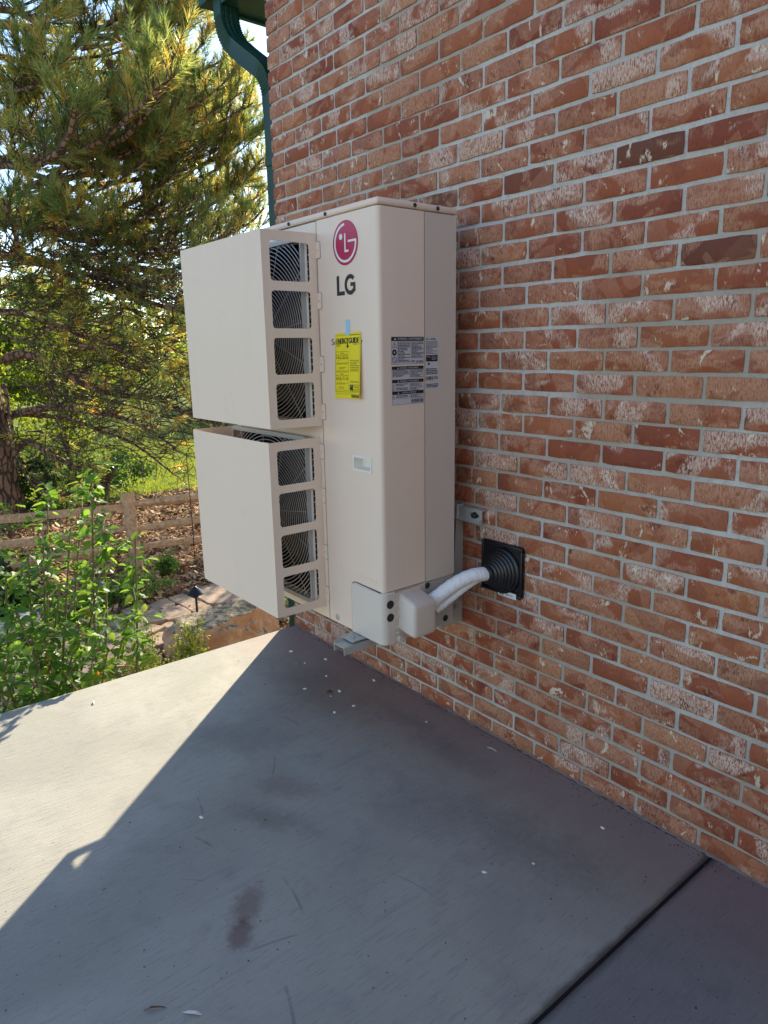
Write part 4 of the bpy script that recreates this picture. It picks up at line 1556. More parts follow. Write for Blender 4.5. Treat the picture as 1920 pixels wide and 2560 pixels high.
gv, gf = [], []
xs_ = [-900, -300, -120, -70, -45, -32] + [-26 + .6 * i for i in range(41)] + [2, 8, 30, 120, 400, 900]
ys_ = [-900, -200, -60, -25, -14] + [-9 + .6 * i for i in range(46)] + [22, 32, 60, 150, 400, 900]
for y in ys_:
    for x in xs_:
        gv.append((x, y, hgt(x, y) if abs(x) < 60 and abs(y) < 60 else GZ))
nx = len(xs_)
gf = [(j * nx + i, j * nx + i + 1, (j + 1) * nx + i + 1, (j + 1) * nx + i) for j in range(len(ys_) - 1) for i in range(nx - 1)]
g = fast_mesh('ground', gv, gf, M['soil'], smooth=True)
put(g, kind='structure')

# flat chips of bark and leaf litter
def scatter_quads(n, xr, yr, size, seed, zoff=(0.0, .03), keep=None, thin=.5):
    r = np.random.default_rng(seed)
    x = r.uniform(*xr, n); y = r.uniform(*yr, n)
    if keep is not None:
        k = keep(x, y)
        x, y = x[k], y[k]
    n = len(x)
    z = np.array([hgt(a, b) for a, b in zip(x, y)]) + r.uniform(*zoff, n)
    L = size * r.uniform(.45, 1.25, n); W_ = L * r.uniform(thin * .5, thin * 1.2, n)
    a = r.uniform(0, 2 * np.pi, n)
    ux = np.stack([np.cos(a), np.sin(a), r.normal(0, .5, n)], 1) * (L / 2)[:, None]
    vx = np.stack([-np.sin(a), np.cos(a), r.normal(0, .35, n)], 1) * (W_ / 2)[:, None]
    c = np.stack([x, y, z], 1)
    k1 = r.uniform(.5, 1, (n, 1))
    V = np.stack([c - ux - vx * k1, c + ux - vx, c + ux * .8 + vx * k1, c - ux + vx], 1).reshape(-1, 3)
    F = np.arange(4 * n).reshape(n, 4)
    return V, F, r.random(n)


def blades(n, xr, yr, h, w, seed):
    r = np.random.default_rng(seed)
    x = r.uniform(*xr, n); y = r.uniform(*yr, n)
    z = np.array([hgt(a, b) for a, b in zip(x, y)])
    a = r.uniform(0, 2 * np.pi, n)
    hh = h * r.uniform(.5, 1.3, n)
    d = np.stack([np.cos(a), np.sin(a), 0 * a], 1) * (w / 2)
    lean = np.stack([r.normal(0, .4, n), r.normal(0, .4, n), np.ones(n)], 1) * hh[:, None]
    b = np.stack([x, y, z - .005], 1)
    V = np.stack([b - d, b + d, b + lean], 1).reshape(-1, 3)
    return V, np.arange(3 * n).reshape(n, 3), r.random(n)


V, F, T = blades(60000, (-19, -11.6), (-4, 9), .07, .016, 5)
put(fast_mesh('lawn_grass', V, F, M['grass'], attr=T), kind='stuff')

# ------------------------------------------------------------------ flagstone path
path_o = link('path', None, None, (-5.4, .4, GZ))
put(path_o, kind='structure')
spine = [Vector(p) for p in [(-5.50, 4.2, 0), (-5.52, 2.4, 0), (-5.50, 1.3, 0), (-5.45, .5, 0), (-5.2, -.25, 0), (-4.75, -.9, 0), (-4.2, -1.6, 0), (-3.9, -2.6, 0)]]
def spine_at(s):
    s = max(0, min(s, len(spine) - 1.001)); i = int(s); f = s - i
    p = spine[i].lerp(spine[i + 1], f)
    d = (spine[min(i + 1, len(spine) - 1)] - spine[i]).normalized()
    return p, Vector((-d.y, d.x, 0))
fr_ = random.Random(21)
rows = []
s = 0.0
while s < len(spine) - 1.05:
    cut = sorted([0, 1] + ([fr_.uniform(.35, .65)] if fr_.random() < .45 else [fr_.uniform(.25, .4), fr_.uniform(.6, .75)]))
    rows.append((s, cut)); s += fr_.uniform(.20, .36)
rows.append((s, [0, 1]))
for (s0, cut), (s1, _) in zip(rows, rows[1:]):
    for u0, u1 in zip(cut, cut[1:]):
        pts = []
        for (ss, uu) in ((s0, u0), (s0, u1), (s1, u1 + fr_.uniform(-.08, .08)), (s1, u0 + fr_.uniform(-.08, .08))):
            p, n = spine_at(ss + fr_.uniform(-.05, .05))
            pts.append(p + n * ((uu - .5) * 1.05))
        c = sum(pts, Vector()) / 4
        ring = []
        for i in range(4):
            a, b = pts[i], pts[(i + 1) % 4]
            for f in (.08, .4, .75):
                q = a.lerp(b, f) + Vector((fr_.uniform(-.014, .014), fr_.uniform(-.014, .014), 0))
                ring.append(c + (q - c) * .945)
        zt = hgt(c.x, c.y) + .030 + fr_.uniform(-.006, .012)
        tl = (fr_.uniform(-.02, .02), fr_.uniform(-.02, .02))
        top = [Vector((q.x, q.y, zt + (q.x - c.x) * tl[0] + (q.y - c.y) * tl[1])) for q in ring]
        m = MB()
        inner = [c.lerp(Vector((q.x, q.y, c.z)), .965) for q in top]
        inner = [Vector((a.x, a.y, b.z + .004)) for a, b in zip(inner, top)]
        low = [Vector((q.x, q.y, zt - .08)) for q in top]
        m.ring_loft([low, top, inner])
        m.build('flagstone', M['flag'], path_o)


def off_path(x, y):
    d = np.full(len(x), 9.0)
    for a, b in zip(spine, spine[1:]):
        ax, ay, bx_, by_ = a.x, a.y, b.x, b.y
        t = np.clip(((x - ax) * (bx_ - ax) + (y - ay) * (by_ - ay)) / ((bx_ - ax) ** 2 + (by_ - ay) ** 2), 0, 1)
        d = np.minimum(d, np.hypot(x - ax - t * (bx_ - ax), y - ay - t * (by_ - ay)))
    return (d > .53) | (RNG.random(len(x)) < .05)


V, F, T = scatter_quads(52000, (-11.6, -2.6), (-3.6, 5.2), .075, 3, (-.005, .04), off_path)
put(fast_mesh('bark_mulch', V, F, M['mulch'], attr=T), kind='stuff')


# ------------------------------------------------------------------ rocks
def rock(name, c, size, mat, seed, label, rot=0.0, amp=.35):
    bm = bmesh.new()
    bmesh.ops.create_icosphere(bm, subdivisions=5, radius=1)
    R_ = Matrix.Rotation(rot, 3, 'Z')
    o = Vector((seed * 7.7, seed * 1.3, 0))
    for v in bm.verts:
        n = v.co.copy()
        k = 1 + amp * mnoise.noise(n * 1.1 + o) + .16 * abs(mnoise.noise(n * 3.1 + o)) + .05 * mnoise.noise(n * 9 + o)
        q = n * k
        q.z = min(q.z, .62 + .10 * mnoise.noise(n * 2.3 + o))
        q = R_ @ Vector((q.x * size[0], q.y * size[1], q.z * size[2]))
        v.co = Vector(c) + q
    m = MB().bm(bm)
    return put(m.build(name, M[mat], None, c, smooth=45), label, 'boulder')


rock('boulder', (-4.55, .80, GZ + .03), (.30, .50, .42), 'stone', 3, 'big brown boulder with grey lichen on top beyond the slab edge', .12)
rock('boulder', (-6.05, -.62, GZ + .04), (.16, .26, .2), 'pale_stone', 8, 'pale grey rock half hidden behind the tall flowering shrub', .5)

# ------------------------------------------------------------------ split rail fence
fence = thing('split_rail_fence', (-7.37, 1.0, GZ), 'weathered split rail fence of three rails behind the mulch bed', 'fence')
FD = Vector((.235, .972, 0)).normalized()
P0 = Vector((-7.37, 1.0, GZ))
rr_ = random.Random(9)
def split_rail(a, b, r, seed):
    q = random.Random(seed)
    n = 14
    d = (b - a).normalized(); s = d.cross(Vector((0, 0, 1))).normalized()
    rings = []
    sh = [q.uniform(.75, 1.15) for _ in range(7)]
    for i in range(n + 1):
        t = i / n
        taper = min(1, .55 + 2.5 * min(t, 1 - t))
        c = a.lerp(b, t) + Vector((0, 0, .012 * math.sin(t * 5 + seed))) + s * .012 * math.sin(t * 4 + seed * 2)
        rings.append([c + (s * math.cos(2 * math.pi * k / 7) * .8 + Vector((0, 0, 1)) * math.sin(2 * math.pi * k / 7) * 1.05) * r * taper * (sh[k] + q.uniform(-.04, .04)) for k in range(7)])
    return rings
for ip in (-2, -1, 0, 1, 2, 3):
    base = P0 + FD * (2.55 * ip)
    m = MB()
    q = random.Random(ip + 40)
    rings = []
    hh = .95 + q.uniform(-.03, .03)
    for i in range(8):
        t = i / 7
        rings.append([base + Vector((0, 0, -.25 + (hh + .25) * t)) + Vector((a * .066 * (1 + .05 * math.sin(t * 7 + ip)), b_ * .066 * (1 + .06 * math.cos(t * 5 + ip)), .015 * a * (t > .95))) + FD * (-.035 * t)
                      for a, b_ in ((-1, -.7), (-.7, -1), (.6, -1.05), (1, -.6), (1.05, .7), (.7, 1), (-.7, .95), (-1, .7))])
    m.ring_loft(rings)
    m.build('post', M['wood'], fence, smooth=35)
    if ip < 3:
        for j, z in enumerate((.80, .50, .25)):
            a = base + Vector((0, 0, z + q.uniform(-.02, .02))) - FD * .08
            b_ = base + FD * 2.63 + Vector((0, 0, z + q.uniform(-.03, .03)))
            off = Vector((FD.y, -FD.x, 0)) * ((-1) ** ip * .022)
            m = MB().ring_loft(split_rail(a + off, b_ + off, .052, ip * 3 + j + 11))
            m.build('rail', M['wood'], fence, smooth=40)

# ------------------------------------------------------------------ path light, hook and feeder, stake, hose
pl = thing('path_light', (-5.32, .86, GZ), 'black mushroom-shaped path light standing beside the flagstones', 'path light')
MB().cyl((-5.32, .86, GZ - .1), (-5.32, .86, GZ + .27), .012, .011, 12).build('stem', M['lamp_black'], pl, smooth=40)
MB().lathe((-5.32, .86, GZ + .245), (0, 0, 1), [(.085, 0), (.086, .008), (.070, .022), (.045, .045), (.022, .064), (.006, .076), (.001, .078)], 28).build('cap', M['lamp_black'], pl, smooth=40)
MB().lathe((-5.32, .86, GZ + .20), (0, 0, 1), [(.012, 0), (.028, .012), (.028, .046)], 16).build('socket', M['lamp_black'], pl, smooth=40)

hk = thing('shepherd_hook', (-7.106, 1.638, GZ), 'thin black hook pole standing in the mulch left of the cream hood', 'hook pole')
pts = [(-7.106, 1.638, GZ - .1), (-7.10, 1.64, GZ + .6), (-7.09, 1.63, GZ + 1.35)] + [(-7.09 + .0, 1.63 + .13 - .13 * math.cos(a), GZ + 1.35 + .13 * math.sin(a)) for a in [math.pi * i / 8 for i in range(1, 9)]]
MB().tube(pts, .0055, 8).build('pole', M['lamp_black'], hk, smooth=60)
fd = thing('bird_feeder', (-7.09, 1.89, GZ + .93), 'pale wooden bird feeder with dark roof hanging behind the hood edge', 'bird feeder')
MB().box(-7.15, -7.03, 1.83, 1.95, GZ + .93, GZ + .945).build('tray', M['wood'], fd)
MB().box(-7.13, -7.05, 1.85, 1.93, GZ + .945, GZ + 1.19).build('seed_box', M['pale_stone'], fd)
MB().lathe((-7.09, 1.89, GZ + 1.19), (0, 0, 1), [(.095, 0), (.09, .008), (.02, .06), (.004, .065)], 4).build('roof', M['lamp_black'], fd)
MB().tube([(-7.09, 1.89, GZ + 1.25), (-7.09, 1.89, GZ + 1.355)], .003, 6).build('wire', M['lamp_black'], fd)

sk_ = thing('garden_stake', (-9.7, 1.25, GZ), 'leaning brown garden stake with a dark knob beyond the fence', 'stake')
MB().tube([(-9.7, 1.25, GZ - .1), (-9.66, 1.36, GZ + .35), (-9.62, 1.50, GZ + .86)], .022, 8).build('stick', M['twig'], sk_)
MB().lathe((-9.62, 1.50, GZ + .84), (0, .2, 1), [(.02, 0), (.05, .03), (.05, .07), (.02, .10)], 12).build('knob', M['lamp_black'], sk_, smooth=50)

hs = MB()
hp_ = []
for i in range(40):
    t = i / 39
    x, y = -5.25 + .75 * t + .05 * math.sin(t * 9), 1.02 + 1.05 * t
    hp_.append((x, y, hgt(x, y) + .02))
hs.tube(hp_, .009, 8)
put(hs.build('garden_hose', M['hose'], None, hp_[0], smooth=60), 'thin green garden hose crossing the mulch behind the boulder', 'hose')


# ------------------------------------------------------------------ leaves
def leaf_cloud(C, size, r, up_bias=.3, asp=.62, nrm=None, flat=.12):
    """folded four-sided leaves at points C: V, F (two triangles' worth of quads)"""
    n = len(C)
    d = r.normal(size=(n, 3)); d[:, 2] -= .25
    d /= np.linalg.norm(d, axis=1)[:, None]
    u = r.normal(size=(n, 3)); u[:, 2] += up_bias
    s = np.cross(d, u); s /= np.linalg.norm(s, axis=1)[:, None] + 1e-9
    nn = np.cross(s, d)
    L = size * r.uniform(.6, 1.25, n)[:, None]
    W_ = L * asp * .5
    tip = C + d * L - nn * L * .12
    m = C + d * L * .45
    a = m + s * W_ + nn * W_ * .35
    b = m - s * W_ + nn * W_ * .35
    V = np.stack([C, a, tip, m, C, m, tip, b], 1).reshape(-1, 3)
    k = np.arange(n)[:, None] * 8
    F = np.concatenate([k + np.array([[0, 1, 2, 3]]), k + np.array([[4, 5, 6, 7]])], 1).reshape(-1, 4)
    return V, F


def broad_tree(name, base, h, r0, crown_r, n, leaf, seed, label, mat='leaf_far', group=None, clusters=26, low=.3):
    r = np.random.default_rng(seed)
    pr = random.Random(seed)
    base = Vector(base)
    t = thing(name, base, label, 'tree' if h > 2.2 else 'shrub', group)
    tr = MB()
    tr.tube([base + Vector((0, 0, -.2)), base + Vector((pr.uniform(-.1, .1), pr.uniform(-.1, .1), h * .4)), base + Vector((pr.uniform(-.3, .3), pr.uniform(-.3, .3), h * .85))], [r0, r0 * .7, r0 * .2], 9)
    cs = []
    for i in range(clusters):
        a = pr.uniform(0, 2 * math.pi); zz = pr.uniform(low, 1.0)
        rad = crown_r * math.sqrt(max(.08, 1 - ((zz - .6) / .5) ** 2)) * pr.uniform(.35, 1)
        c = base + Vector((rad * math.cos(a), rad * math.sin(a), zz * h))
        cs.append((c, pr.uniform(.22, .42) * crown_r))
        s = base + Vector((0, 0, h * pr.uniform(.2, .55)))
        tr.tube([s, s.lerp(c, .5) + Vector((0, 0, -.04 * h)), c], [r0 * .35, r0 * .2, r0 * .07], 6)
    tr.build('trunk', M['twig'], t, smooth=60)
    P = []
    for c, rad in cs:
        k = n // clusters
        q = r.normal(size=(k, 3)) * rad * .55
        q[:, 2] *= .75
        P.append(q + np.array(c))
    C = np.concatenate(P)
    V, F = leaf_cloud(C, leaf, r)
    T = np.repeat(np.clip(r.normal(.45, .25, len(C)), 0, .99), 2)
    fast_mesh('crown', V, F, M[mat], t, attr=T)
    return t


broad_tree('broadleaf_tree', (-21, -1.2, GZ), 5.2, .16, 2.6, 15000, .16, 31, 'bright green broadleaf tree glowing behind the pine trunk', group=None)
broad_tree('broadleaf_tree', (-24, 5.0, GZ), 4.6, .14, 2.8, 13000, .17, 32, 'rounded bright green tree on the lawn between pine limbs')
broad_tree('broadleaf_tree', (-27, 13.0, GZ), 4.4, .15, 3.4, 12000, .18, 33, 'bright green tree on the lawn nearest the cream unit')
broad_tree('broadleaf_tree', (-30, -9.0, GZ), 7.5, .2, 4.5, 13000, .2, 34, 'tall green tree at the far left behind the pine')
broad_tree('broadleaf_tree', (-10.2, 7.0, GZ), 6.0, .14, 1.9, 5200, .13, 36, 'green tree on the lawn mostly hidden behind the cream unit')
broad_tree('young_tree', (-12.9, 1.75, GZ), 3.3, .06, 1.0, 5200, .09, 35, 'slim young tree with dark stem beyond the fence', 'leaf_far', None, 22, .25)
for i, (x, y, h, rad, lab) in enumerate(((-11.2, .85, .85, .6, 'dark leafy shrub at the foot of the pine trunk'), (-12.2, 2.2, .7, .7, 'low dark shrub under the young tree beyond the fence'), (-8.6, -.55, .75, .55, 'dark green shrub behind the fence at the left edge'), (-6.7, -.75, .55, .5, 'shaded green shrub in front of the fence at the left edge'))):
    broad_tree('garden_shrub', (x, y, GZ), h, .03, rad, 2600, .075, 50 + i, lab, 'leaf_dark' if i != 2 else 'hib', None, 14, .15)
# far wood that closes the view
r = np.random.default_rng(77)
C = []
for k in range(90):
    a = math.radians(r.uniform(148, 205)); d = r.uniform(52, 80)
    c = np.array((d * math.cos(a), d * math.sin(a) + 8, GZ + r.uniform(.5, 4.5)))
    C.append(c + r.normal(size=(220, 3)) * np.array((2.2, 2.2, 1.3)))
C = np.concatenate(C)
V, F = leaf_cloud(C, .55, r)
put(fast_mesh('distant_wood', V, F, M['leaf_far'], attr=np.repeat(r.random(len(C)) * .8, 2)), kind='stuff')

# ------------------------------------------------------------------ the big pine
def at(px, py, d):
    """point at horizontal distance d from the viewpoint in the direction of photo pixel px, py"""
    v = fw * 1740.27 + rt2 * (px - 960) - up2 * (py - 1280)
    return CAM + v * (d / math.hypot(v.x, v.y))


pine = thing('pine_tree', (-11.18, .27, GZ), 'large pine with drooping bare limbs and long needle tufts left of the house', 'tree')
TB = Vector((-11.18, .27, GZ))
def trunk_at(z):
    return TB + Vector((.05 * math.sin(z * .8), -.035 * z, z))
tk = MB()
pts, rad = [], []
for i in range(30):
    z = -.2 + i * .42
    pts.append(trunk_at(z)); rad.append(max(.04, .31 * (1 - z / 13.5) + .07 * math.exp(-z * 2.2)))
tk.tube(pts, rad, 18)
tk.build('trunk', M['pine_bark'], pine, smooth=60)


def spline(pts, step=.09):
    out = []
    for i in range(len(pts) - 1):
        p0, p1, p2, p3 = pts[max(i - 1, 0)], pts[i], pts[i + 1], pts[min(i + 2, len(pts) - 1)]
        n = max(2, int((p2 - p1).length / step))
        for k in range(n):
            f = k / n
            out.append(.5 * ((2 * p1) + (p2 - p0) * f + (2 * p0 - 5 * p1 + 4 * p2 - p3) * f * f + (3 * p1 - p0 - 3 * p2 + p3) * f ** 3))
    out.append(pts[-1])
    return out


PR = random.Random(99)
limb_mb, twig_mb = MB(), MB()
tufts = []           # (base, axis, size, tone, density)


def rvec(s=1.0):
    return Vector((PR.gauss(0, s), PR.gauss(0, s), PR.gauss(0, s)))


def twig(p, d, L, r0, leafy, depth=0):
    """wandering twig, bends up at the tip and carries needles there"""
    n = max(4, int(L / .07))
    pts = [p.copy()]
    q = d.normalized()
    lift = PR.uniform(.05, .22) if leafy > .5 else PR.uniform(-.12, .16)
    bendv = rvec(.10)
    for i in range(n):
        q = (q + rvec(.085) + bendv * .5 + Vector((0, 0, lift * (.3 + i / n)))).normalized()
        pts.append(pts[-1] + q * (L / n))
    twig_mb.tube(pts, [r0 * (1 - .65 * i / n) for i in range(n + 1)], 4 if depth else 5, False)
    if depth < 1 and L > .35:
        for k in range(int(L / .19)):
            i = PR.randrange(max(1, n // 4), n)
            dd = (pts[i] - pts[i - 1]).normalized()
            side = dd.cross(rvec()).normalized()
            twig(pts[i], dd * .8 + side * .75 + Vector((0, 0, .2)), L * PR.uniform(.28, .55), r0 * .55, leafy, depth + 1)
    if PR.random() < leafy:
        tone = PR.gauss(.46, .17)
        if PR.random() < .14: tone = PR.uniform(.74, .92)
        ax = (pts[-1] - pts[-3]).normalized()
        ln = PR.uniform(.12, .30)
        tufts.append((pts[-1] - ax * ln, ax, ln, tone))
        if leafy > .6 and PR.random() < .6 and len(pts) > 5:
            ax2 = (pts[-3] - pts[-5]).normalized()
            tufts.append((pts[-4], ax2, ln * .7, tone + PR.uniform(.1, .35)))


def limb(pts, r0, r1, leafy, dens, tw=(.35, .95), start=.2, up=.25):
    sp = spline(pts)
    n = len(sp)
    limb_mb.tube(sp, [r0 + (r1 - r0) * i / (n - 1) for i in range(n)], 9, False)
    L = sum((sp[i + 1] - sp[i]).length for i in range(n - 1))
    for k in range(int(L * dens * 1.7)):
        f = start + (1 - start) * PR.random() ** .8
        i = min(int(f * (n - 1)), n - 2)
        d = (sp[i + 1] - sp[i]).normalized()
        side = d.cross(Vector((0, 0, 1))).normalized() * PR.choice((-1, 1))
        twig(sp[i], d * PR.uniform(.3, .9) + side * PR.uniform(.3, 1) + Vector((0, 0, PR.uniform(-.35, .55) + up)), PR.uniform(*tw) * (1.15 - .45 * f), .0085 * (1.2 - .5 * f) + .002, leafy * (.55 + .45 * f) if leafy < .8 else leafy)
    e = sp[-1]; d = (sp[-1] - sp[-3]).normalized()
    tufts.append((e - d * .05, d, .25, .4))


def poly_limb(px, d0, d1, *a, **k):
    n = len(px)
    pts = [at(x, y, d0 + (d1 - d0) * i / (n - 1)) for i, (x, y) in enumerate(px)]
    limb(pts, *a, **k)


# lower, mostly bare limbs
poly_limb([(22, 1040), (60, 1030), (101, 1022), (169, 1020), (236, 1032), (300, 1043), (370, 1075), (440, 1120)], 12.3, 10.6, .065, .014, .10, 9, start=.15)
poly_limb([(40, 1035), (160, 1045), (250, 1075), (335, 1110), (440, 1190)], 12.2, 11.2, .04, .010, .12, 8)
poly_limb([(10, 900), (45, 886), (102, 895), (162, 930), (220, 965), (304, 988), (405, 1002), (483, 1042), (560, 1062), (640, 1075)], 12.3, 9.8, .07, .016, .16, 10)
poly_limb([(30, 1140), (60, 1108), (88, 1111), (128, 1140), (186, 1164), (230, 1182), (275, 1215)], 12.2, 11.0, .055, .012, .05, 8, tw=(.35, .8))
poly_limb([(0, 780), (50, 782), (101, 799), (162, 820), (236, 853), (304, 867), (380, 900), (450, 950)], 12.3, 11.2, .055, .012, .15, 9)
poly_limb([(0, 640), (90, 650), (186, 694), (236, 711), (304, 735), (371, 755), (462, 782), (540, 800)], 12.2, 9.6, .07, .016, .20, 10)
poly_limb([(60, 560), (203, 600), (304, 607), (371, 620), (452, 634), (540, 660)], 12.0, 10.2, .055, .013, .45, 9)
poly_limb([(10, 960), (60, 1180), (150, 1240), (230, 1200)], 12.2, 10.8, .03, .008, .12, 8)
for i in range(170):     # dead lower branchlets across the gap under the crown
    x, y = PR.uniform(-20, 430), PR.uniform(620, 1130)
    p = at(x, y, PR.uniform(10.5, 12.6))
    twig(p, Vector((.4, .6, PR.uniform(-.5, .1))), PR.uniform(.7, 1.6), .011, .16)
# upper green limbs
poly_limb([(90, 470), (203, 388), (295, 354), (350, 304), (401, 228), (432, 140)], 10.4, 8.6, .045, .016, .95, 9, tw=(.3, .7), start=.3, up=.45)
poly_limb([(60, 470), (198, 439), (262, 439), (338, 422), (380, 397), (405, 338)], 11.2, 9.4, .045, .013, .92, 9, tw=(.3, .75), up=.4)
poly_limb([(130, 480), (295, 456), (380, 443), (456, 426), (548, 392), (620, 342)], 11.6, 10.4, .045, .012, .75, 8, tw=(.3, .8), up=.35)
poly_limb([(60, 430), (169, 464), (236, 506), (312, 515), (380, 477), (430, 440)], 11.8, 10.6, .045, .012, .75, 8, tw=(.3, .8), up=.3)
poly_limb([(180, 560), (371, 553), (464, 540), (548, 498), (616, 439), (658, 395)], 11.6, 10.0, .05, .012, .85, 9, tw=(.3, .7), start=.35, up=.35)
poly_limb([(200, 300), (370, 250), (435, 224), (506, 215), (578, 198)], 11.8, 11.4, .04, .012, .6, 8, tw=(.3, .8), up=.3)
poly_limb([(60, 200), (180, 120), (291, 46), (350, 4), (400, -60)], 11.2, 9.6, .045, .014, .92, 10, tw=(.3, .75), up=.4)
poly_limb([(0, 60), (130, 75), (260, 70), (390, 60), (520, 20), (600, -30)], 11.9, 10.6, .06, .014, .9, 10, tw=(.3, .8), up=.3)
poly_limb([(0, 170), (120, 190), (250, 180), (330, 200)], 11.6, 10.2, .05, .014, .92, 11, tw=(.3, .8), up=.35)
poly_limb([(0, 310), (90, 330), (190, 300), (260, 260)], 10.8, 9.4, .05, .014, .95, 12, tw=(.3, .75), up=.4)
poly_limb([(-40, 400), (60, 420), (120, 400), (170, 340), (185, 270)], 9.8, 8.4, .045, .016, .96, 10, tw=(.3, .7), up=.45)
poly_limb([(-40, 560), (60, 560), (150, 575), (210, 545)], 10.6, 9.2, .05, .014, .92, 11, tw=(.3, .8), up=.3)
poly_limb([(-60, 240), (20, 230), (90, 215), (140, 160)], 10.2, 8.9, .045, .014, .95, 12, tw=(.3, .75), up=.4)
poly_limb([(-60, 330), (0, 300), (60, 270), (90, 200)], 11.2, 10.2, .045, .014, .95, 12, tw=(.3, .75), up=.4)
poly_limb([(-30, 20), (40, 30), (90, 60)], 10.4, 9.2, .05, .016, .95, 12, tw=(.3, .8), up=.3)
poly_limb([(480, 640), (560, 590), (620, 560), (660, 520)], 10.6, 10.0, .03, .01, .8, 9, tw=(.25, .6), up=.4)
poly_limb([(300, 660), (420, 680), (500, 700), (560, 690)], 11.2, 10.4, .035, .01, .45, 8, tw=(.25, .7), up=.2)
for i in range(46):     # more boughs towards the house, needles up to the tips
    x = PR.uniform(330, 640); y = PR.uniform(-20, 620)
    d = PR.uniform(9.6, 11.8)
    p3 = at(x, y, d)
    p0 = at(x - PR.uniform(220, 330), y + PR.uniform(40, 170), d + .7)
    p1 = p0.lerp(p3, .4) + Vector((0, 0, -.12)); p2 = p0.lerp(p3, .75) + Vector((0, 0, -.10))
    limb([p0, p1, p2, p3], .022, .008, .88 if y < 480 else .6, 5.5, tw=(.25, .6), start=.3, up=.4)
for i in range(26):     # the open strip next to the downspout
    x = PR.uniform(520, 690); y = PR.uniform(150, 600)
    d = PR.uniform(10.2, 12.4)
    p3 = at(x, y, d)
    p0 = at(x - PR.uniform(150, 260), y + PR.uniform(60, 170), d + .5)
    limb([p0, p0.lerp(p3, .45) + Vector((0, 0, -.12)), p3], .016, .006, .8, 6.5, tw=(.2, .5), start=.4, up=.35)
for i in range(26):     # band under the crown
    x = PR.uniform(60, 520); y = PR.uniform(560, 830)
    d = PR.uniform(10.0, 12.4)
    p3 = at(x, y, d)
    p0 = at(x - PR.uniform(150, 260), y - PR.uniform(-20, 90), d + .5)
    limb([p0, p0.lerp(p3, .45) + Vector((0, 0, .08)), p3], .016, .006, .72, 7, tw=(.25, .6), start=.2, up=.2)
for i in range(26):     # thin half-bare boughs lower down
    x = PR.uniform(240, 520); y = PR.uniform(560, 1040)
    d = PR.uniform(9.8, 11.8)
    p3 = at(x, y, d)
    p0 = at(x - PR.uniform(200, 300), y - PR.uniform(20, 120), d + .6)
    p1 = p0.lerp(p3, .4) + Vector((0, 0, .12)); p2 = p0.lerp(p3, .75) + Vector((0, 0, .05))
    limb([p0, p1, p2, p3], .018, .006, .34, 6, tw=(.25, .7), start=.2, up=.05)
# the rest of the crown, all round the trunk
for i in range(46):
    z = PR.uniform(2.6, 10.8)
    a = PR.uniform(0, 2 * math.pi)
    R_ = (5.2 - .33 * max(0, z - 4)) * PR.uniform(.6, 1.0)
    d = Vector((math.cos(a), math.sin(a), 0))
    p0 = trunk_at(z)
    if d.dot(SUN_H) > .1 and PR.random() < .65: continue
    # keep the strip of open sky beside the house thin
    q = to_px(p0 + d * R_)
    if q and 430 < q[0] < 720 and q[1] > 40 and PR.random() < .6: continue
    if z < 4 and q and q[1] > 650 and q[0] > 60: continue
    pts = [p0, p0 + d * R_ * .35 + Vector((0, 0, .1)), p0 + d * R_ * .7 + Vector((PR.uniform(-.3, .3), PR.uniform(-.3, .3), -.1)), p0 + d * R_ + Vector((PR.uniform(-.4, .4), PR.uniform(-.4, .4), .35))]
    limb(pts, .055, .014, .85, 7 if z < 7.5 else 5, tw=(.3, .85), start=.3, up=.3)

limb_mb.build('limbs', M['pine_bark'], pine, smooth=60)
o = twig_mb.build('twigs', M['twig'], pine, smooth=60)
put(o, kind='stuff')

# needles: thin three-sided blades
rn = np.random.default_rng(4)
Bs = np.array([t[0] for t in tufts]); As = np.array([t[1] for t in tufts]); Ls = np.array([t[2] for t in tufts]); Ts = np.array([t[3] for t in tufts])
NPT = 40
n = len(Bs) * NPT
B = np.repeat(Bs, NPT, 0); A = np.repeat(As, NPT, 0); Ln = np.repeat(Ls, NPT); Tn = np.repeat(Ts, NPT)
f = rn.random(n) ** .8
o_ = rn.normal(size=(n, 3))
o_ -= A * np.sum(o_ * A, 1)[:, None]
o_ /= np.linalg.norm(o_, axis=1)[:, None] + 1e-9
th = np.radians(rn.uniform(18, 62, n) * (1.15 - .5 * f))
D = A * np.cos(th)[:, None] + o_ * np.sin(th)[:, None] + np.array([[0, 0, .06]])
D /= np.linalg.norm(D, axis=1)[:, None]
NL = rn.uniform(.10, .17, n)
S = B + A * (Ln * f)[:, None]
w = np.cross(D, rn.normal(size=(n, 3)))
w /= np.linalg.norm(w, axis=1)[:, None] + 1e-9
w *= rn.uniform(.0040, .0062, n)[:, None]
E_ = S + D * NL[:, None] + np.array([[0, 0, -.008]])
V = np.stack([S - w, S + w, E_], 1).reshape(-1, 3)
T = np.clip(Tn + rn.normal(0, .06, n), 0, .98)
nd = fast_mesh('needles', V, np.arange(3 * n).reshape(n, 3), M['needle'], pine, attr=T)
put(nd, kind='stuff')
